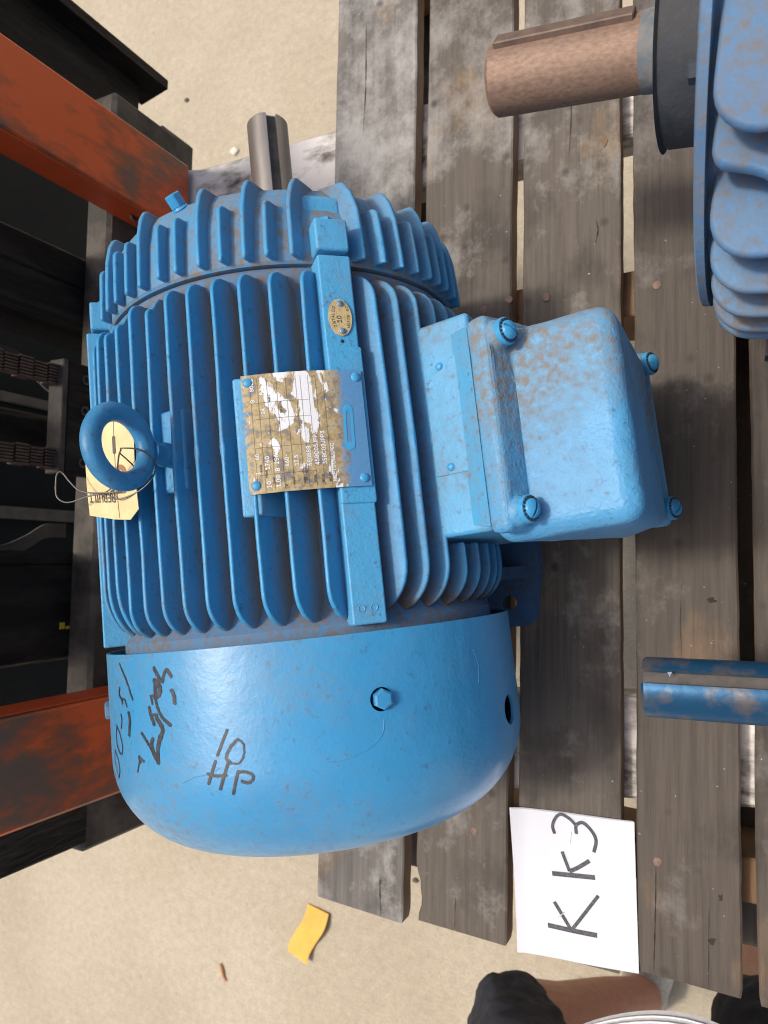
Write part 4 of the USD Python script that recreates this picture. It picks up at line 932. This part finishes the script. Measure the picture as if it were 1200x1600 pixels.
for yc, w, ang in ((.4670, .0970, -.0), (-.1765, .0970, math.radians(5.2))):
    # upright (orange) and tine (bare steel) of the same forging
    ysh = yc + (-.655 + .10) * math.tan(ang)
    ww = w if ang == 0 else .118
    q = fb((-.700, ysh - ww / 2, ZT + .012), (-.656, ysh + ww / 2, 1.72), .004)
    up = part(truck, 'fork_upright', q, 'orange_worn' if ysh > 0 else 'orange_dull', label='worn orange fork upright rubbed brown')
    side = 1 if ysh < 0 else -1
    e = fb((-.6985, ysh + side * (ww / 2 + .0008) - .0006, ZT + .03), (-.6575, ysh + side * (ww / 2 + .0008) + .0006, 1.715), .0004)
    part(up, 'orange_face', e, 'orange_side')
    for zz in (.985,):
        part(up, 'bare_patch', move(along(disc((0, 0, 0), .006, .0006, 9), np.array((-.676, ysh + side * (ww / 2 + .0022), zz)) - FL, (0, side, .001)), (0, 0, 0)), 'grey_steel')
    pts = []
    n = 26; xs = np.linspace(-.690, .33, n); V = []; F = []
    for i, x in enumerate(xs):
        yy = yc + (x + .10) * math.tan(ang); h = .040 if x < .15 else .040 - .024 * (x - .15) / .18
        hw = w / 2 * (1 if x < .25 else 1 - .25 * ((x - .25) / .08) ** 2)
        hw = hw if ang == 0 or x > -.45 else hw + .0105 * (-.45 - x) / .24
        z1 = ZT + (0.016 * max(0, (-.630 - x) / .06) ** 2); c = .003
        for (a, b) in ((-hw + c, z1), (hw - c, z1), (hw, z1 - c), (hw, z1 - h + c), (hw - c, z1 - h), (-hw + c, z1 - h), (-hw, z1 - h + c), (-hw, z1 - c)): V.append((x, yy + a, b))
    for i in range(n - 1):
        for j in range(8):
            k = (j + 1) % 8; F += [(i * 8 + j, i * 8 + k, (i + 1) * 8 + k), (i * 8 + j, (i + 1) * 8 + k, (i + 1) * 8 + j)]
    F += [(0, j + 1, j) for j in range(1, 7)] + [((n - 1) * 8, (n - 1) * 8 + j, (n - 1) * 8 + j + 1) for j in range(1, 7)]
    part(truck, 'fork_tine', fixn(T(np.array(V) - FL, F)), 'tine_steel')
part(truck, 'carriage_bar', fb((-.745, -.36, .885), (-.7015, .58, 1.000), .005), 'grey_steel')
part(truck, 'carriage_bar', fb((-.745, -.36, 1.40), (-.7015, .72, 1.52), .005), 'black_steel')
# mast rails
for lo, hi in (((-.86, .283, .03), (-.748, .372, 2.0)), ((-.86, -.137, .03), (-.748, -.020, 2.0))): part(truck, 'mast_rail', fb(lo, hi, .004), 'black_steel')
part(truck, 'rail_lip', fb((-.752, .330, .03), (-.7440, .368, 2.0), .002), 'black_steel')
part(truck, 'rail_lip', fb((-.80, -.0195, .03), (-.7495, -.003, 2.0), .002), 'black_steel')
# carriage end plates
part(truck, 'end_plate', hull_pts(np.array([(x, y, z) for x, y, z in ((-.80, .738, .812), (-.80, .724, .812), (-.868, .738, .80), (-.868, .724, .80), (-.80, .738, 1.75), (-.80, .724, 1.75), (-.868, .738, 1.75), (-.868, .724, 1.75))]) - FL), 'black_steel')
part(truck, 'end_plate', fb((-.845, .60, .838), (-.832, .7235, 1.75), .002), 'black_steel')
part(truck, 'end_plate', fb((-.79, -.350, .905), (-.702, -.302, 1.75), .003), 'black_steel')
part(truck, 'cross_tube', fb((-.83, -.30, .76), (-.785, .655, .835), .008), 'grey_steel')
# anchor plate with the chain pins
anc = part(truck, 'chain_anchor', fb((-.7300, .088, .955), (-.7080, .222, 1.0440), .002), 'black_steel')
part(anc, 'painted_lit_edge', fb((-.7310, .0875, 1.0442), (-.7070, .2225, 1.0520), .001), 'grey_steel')  # added paler strip: the plate's lit top edge put into colour
for y in (.103, .140, .166, .204):
    part(anc, 'pin_hole', along(revolve_y([(.0035, 0), (.0058, .0012), (.0062, 0)], 14), np.array((-.7078, y, 1.018)) - FL, (1, 0, 0)), 'strap_steel')
# leaf chains
for y in (.2035, .1045):
    chp = part(truck, 'lift_chain', tube(np.array([(-.722, y, 1.045), (-.722, y, 1.9)]) - FL, .0028, 8), 'chain_steel', label='rusty leaf chain running up the mast')
    for k in range(16):
        z = 1.056 + k * .0185
        lk = cat(*[fb((-.7300 + .001 * (k % 2), y + d - .0013, z - .0085), (-.7140 - .001 * (k % 2), y + d + .0013, z + .0085), .0008) for d in ((-.0108, -.0072, -.0036, 0, .0036, .0072, .0108) if k % 2 == 0 else (-.009, -.0054, -.0018, .0018, .0054, .009))])
        part(chp, 'link', lk, 'chain_steel', smooth=False)
# dark truck front behind the mast, its stiffeners and bent straps
part(truck, 'front_panel', fb((-1.42, -.60, .10), (-1.36, .95, 1.9), .01), 'truck_panel')
part(truck, 'panel_rib', fb((-1.359, .06, .10), (-1.345, .085, 1.9), .003), 'strap_steel')
part(truck, 'panel_rib', fb((-1.359, .30, .10), (-1.345, .32, 1.9), .003), 'strap_steel')
for y0, y1 in ((.245, .262), (.012, .030)):
    s_ = 1 if y0 > .1 else -1
    pth = smooth_path([(-.90, y0 + s_ * .02, 1.02), (-.895, y0 + s_ * .018, .985), (-.89, y0 + s_ * .004, .955), (-.885, y0 - s_ * .012, .93), (-.88, y0 - s_ * .014, .90)], 6)
    part(truck, 'bent_strap', cat(*[hull_pts(np.array([p + np.array(d) for p in (pth[i], pth[i + 1]) for d in ((-.002, -.010, 0), (.002, -.010, 0), (-.002, .010, 0), (.002, .010, 0))]) - FL) for i in range(len(pth) - 1)]), 'strap_steel')
part(truck, 'mast_cylinder', move(tube(np.array([(-.84, .15, .05), (-.84, .15, 1.9)]), .028, 24), -FL), 'black_steel')
part(truck, 'yellow_mark', fb((-.7482, -.0985, 1.0010), (-.7472, -.0905, 1.0085), .0003), 'yellow_paint')
part(truck, 'yellow_mark', fb((-.7482, -.0990, .9935), (-.7472, -.0955, .9995), .0003), 'yellow_paint')

# ---------------------------------------------------------------- the person taking the picture
PP = np.array([-.06, -.74, 0.0])
per = thing('person', 'standing person in navy shorts, white shirt and beige shoes, knees bent at the pallet', 'person', PP)
def sk(chain_list, step=.012, it=12):
    out = None
    for ch in chain_list:
        for (a, ra), (b, rb) in zip(ch[:-1], ch[1:]):
            s1 = m3.Manifold.sphere(ra, 24).translate(list(map(float, np.array(a) - PP))); s2_ = m3.Manifold.sphere(rb, 24).translate(list(map(float, np.array(b) - PP)))
            h = m3.Manifold.batch_hull([s1, s2_]); out = h if out is None else out + h
    out = out.refine_to_length(step); q = out.to_mesh(); t = T(q.vert_properties[:, :3], q.tri_verts); t.merge_vertices(merge_norm=True, merge_tex=True)
    trimesh.smoothing.filter_taubin(t, lamb=.5, nu=.52, iterations=it); return t
V3 = lambda *a: np.array(a, float)
hipL, hipR = V3(-.150, -.715, .86), V3(.045, -.715, .86)
knL, knR = V3(-.330, -.722, .480), V3(.022, -.625, .50)
anL, anR = V3(-.185, -.845, .11), V3(.004, -.695, .11)
pel, che, nkb, hed = V3(-.052, -.70, .93), V3(-.050, -.655, 1.26), V3(-.045, -.635, 1.45), V3(-.04, -.585, 1.60)
shL, shR = V3(-.235, -.66, 1.39), V3(.140, -.65, 1.39)
elL, elR = V3(-.30, -.80, 1.14), V3(.26, -.46, 1.22)
wrL, wrR = V3(-.24, -.78, .92), V3(.155, -.20, 1.50)
def lerp(a, b, t): return a + (b - a) * t
body = [[(pel, .145), (lerp(pel, che, .5), .135), (che, .140), (nkb, .075), (lerp(nkb, hed, .45), .058), (hed, .078), (hed + V3(0, .010, .075), .084)],
        [(hipL, .092), (pel, .12), (hipR, .092)], [(shL, .058), (che, .12), (shR, .058)], [(shL, .055), (nkb, .06), (shR, .055)]]
for hp, kn, an, fd in ((hipL, knL, anL, V3(.055, .14, 0)), (hipR, knR, anR, V3(.02, .15, 0))):
    body += [[(hp, .092), (lerp(hp, kn, .5), .076), (kn, .058)], [(kn, .057), (lerp(kn, an, .32) + V3(0, -.018, 0), .058), (lerp(kn, an, .7), .042), (an, .036)],
             [(an, .037), (an + V3(0, 0, -.055), .034), (an + fd + V3(0, 0, -.078), .026)], [(an + V3(0, -.035, -.07), .030), (an + V3(0, 0, -.055), .034)]]
for s_, e_, w_ in ((shL, elL, wrL), (shR, elR, wrR)):
    body += [[(s_, .053), (e_, .038)], [(e_, .038), (lerp(e_, w_, .3), .039), (w_, .026)]]
    d = (w_ - e_) / np.linalg.norm(w_ - e_); sd_ = np.cross(d, [0, 0, 1.]); sd_ /= np.linalg.norm(sd_); up_ = np.cross(sd_, d)
    palm = w_ + d * .055
    body += [[(w_, .025), (palm - sd_ * .022, .016)], [(w_, .025), (palm + sd_ * .022, .016)], [(palm - sd_ * .026, .015), (palm + sd_ * .026, .015)]]
    for i, L in enumerate((.070, .080, .075, .058)):
        o = palm + sd_ * (-.030 + .020 * i) + d * .012
        body += [[(o, .0092), (o + d * L * .5 + up_ * .006, .0086), (o + d * L * .9 - up_ * .012, .0078)]]
    body += [[(w_ + d * .02 - sd_ * .02, .012), (palm - sd_ * .046 + up_ * .01, .010), (palm - sd_ * .050 + d * .03, .0085)]]
# face: nose, brow, ears
body += [[(hed + V3(0, .078, .012), .013), (hed + V3(0, .090, -.008), .014)], [(hed + V3(-.03, .066, .045), .014), (hed + V3(.03, .066, .045), .014)], [(hed + V3(-.018, .072, -.040), .010), (hed + V3(.018, .072, -.040), .010)],
         [(hed + V3(-.084, -.005, .03), .014), (hed + V3(-.082, 0, 0), .012)], [(hed + V3(.084, -.005, .03), .014), (hed + V3(.082, 0, 0), .012)], [(hed + V3(0, .045, -.065), .032), (hed, .07)]]
part(per, 'body', sk(body, .010, 6), 'skin', smooth=80)
for sx in (-1, 1): part(per, 'eye', move(trimesh.creation.icosphere(subdivisions=2, radius=.0115), hed + V3(.031 * sx, .074, .024) - PP), 'eye_white')
part(per, 'hair', sk([[(hed + V3(0, -.012, .095), .086), (hed + V3(0, -.035, .05), .084)]], .012, 4), 'hair', smooth=80)
# shorts, loose at the hem
def cloth_noise(t, amp, sc, seed): t.vertices = t.vertices + t.vertex_normals * ((meshkit.fbm(t.vertices * sc, 3, seed) - .5) * amp)[:, None]; return t
sh_ = [[(pel + V3(0, 0, .02), .155), (pel + V3(0, 0, -.06), .150)], [(hipL, .108), (pel + V3(0, 0, -.04), .13), (hipR, .108)]]
for hp, kn in ((hipL, knL), (hipR, knR)): sh_ += [[(hp, .108), (lerp(hp, kn, .5), .094), (lerp(hp, kn, .98), .068)]]
part(per, 'shorts', cloth_noise(sk(sh_, .010, 10), .026, 26, 12), 'navy_cloth', smooth=80)
# shirt: closed body with a flared front hem and two rows of stitching
rows = []
hemc = V3(-.054, -.628, .835)
levels = [(.835, .165, .186, hemc), (.838, .168, .189, hemc), (.90, .190, .178, V3(-.057, -.640, .90)), (1.0, .178, .160, V3(-.053, -.675, 1.0)), (1.15, .180, .150, V3(-.052, -.668, 1.15)), (1.30, .188, .138, V3(-.05, -.655, 1.30)), (1.39, .165, .115, V3(-.048, -.645, 1.39)), (1.45, .09, .085, V3(-.045, -.637, 1.45)), (1.47, .073, .075, V3(-.045, -.632, 1.47))]
V = []; n = 72
for z, a, b, c in levels:
    for i in range(n):
        t = 2 * np.pi * i / n; rip = 1 + (.018 * math.sin(5 * t + 1) if z < .95 else .006 * math.sin(7 * t))
        V.append((c[0] + a * math.cos(t) * rip, c[1] + b * math.sin(t) * rip, z))
F = []
for k in range(len(levels) - 1):
    for i in range(n):
        j = (i + 1) % n; F += [(k * n + i, k * n + j, (k + 1) * n + j), (k * n + i, (k + 1) * n + j, (k + 1) * n + i)]
V = np.array(V) - PP; nin = len(V)
inn = V.copy(); cen = V.reshape(len(levels), n, 3).mean(1).repeat(n, 0); d_ = cen - V; d_[:, 2] = 0; inn += d_ / (np.linalg.norm(d_, axis=1)[:, None]) * .003
F2 = [(b + nin, a + nin, c + nin) for a, b, c in F]
F += F2 + [(i, i + nin, (i + 1) % n + nin) for i in range(n)] + [(i, (i + 1) % n + nin, (i + 1) % n) for i in range(n)]
L0 = (len(levels) - 1) * n
F += [(L0 + i, L0 + (i + 1) % n + nin, L0 + i + nin) for i in range(n)] + [(L0 + i, L0 + (i + 1) % n, L0 + (i + 1) % n + nin) for i in range(n)]
shirt = part(per, 'shirt', fixn(T(np.vstack([V, inn]), F)), 'white_cloth', smooth=80)
for zz in (.845, .851):
    kk = (zz - .838) / (.90 - .838); V_ = []
    ringp = V[n:2 * n] * (1 - kk) + V[2 * n:3 * n] * kk; out_ = ringp - ringp.mean(0); out_[:, 2] = 0; out_ /= np.linalg.norm(out_, axis=1)[:, None]
    part(shirt, 'stitching', tube(np.vstack([ringp, ringp[:1]]) + np.vstack([out_, out_[:1]]) * .0006, .0008, 6, cap=False), 'thread', smooth=60)
for s_, e_ in ((shL, elL), (shR, elR)): part(shirt, 'sleeve', sk([[(s_, .072), (lerp(s_, e_, .6), .060)]], .012, 4), 'white_cloth', smooth=80)
for an, fd in ((anL, V3(.055, .14, 0)), (anR, V3(.02, .15, 0))):
    up_ = sk([[(an + V3(0, -.035, -.062), .038), (an + V3(0, 0, -.045), .044), (an + fd * .55 + V3(0, 0, -.066), .040), (an + fd + V3(0, 0, -.075), .032)], [(an + V3(0, -.01, -.02), .044), (an + V3(0, 0, -.06), .045)]], .008, 5)
    part(per, 'shoe', up_, 'shoe_cloth', smooth=80)
    so = round_hull([(p - PP) * [1, 1, 0] + [0, 0, z] for p in (an + V3(-.028, -.045, 0), an + V3(.028, -.045, 0), an + fd + V3(-.03, 0, 0), an + fd + V3(.03, 0, 0), an + fd * 1.15) for z in (.009, .018)], .0085, 12)
    part(per, 'sole', so, 'shoe_sole', smooth=60)
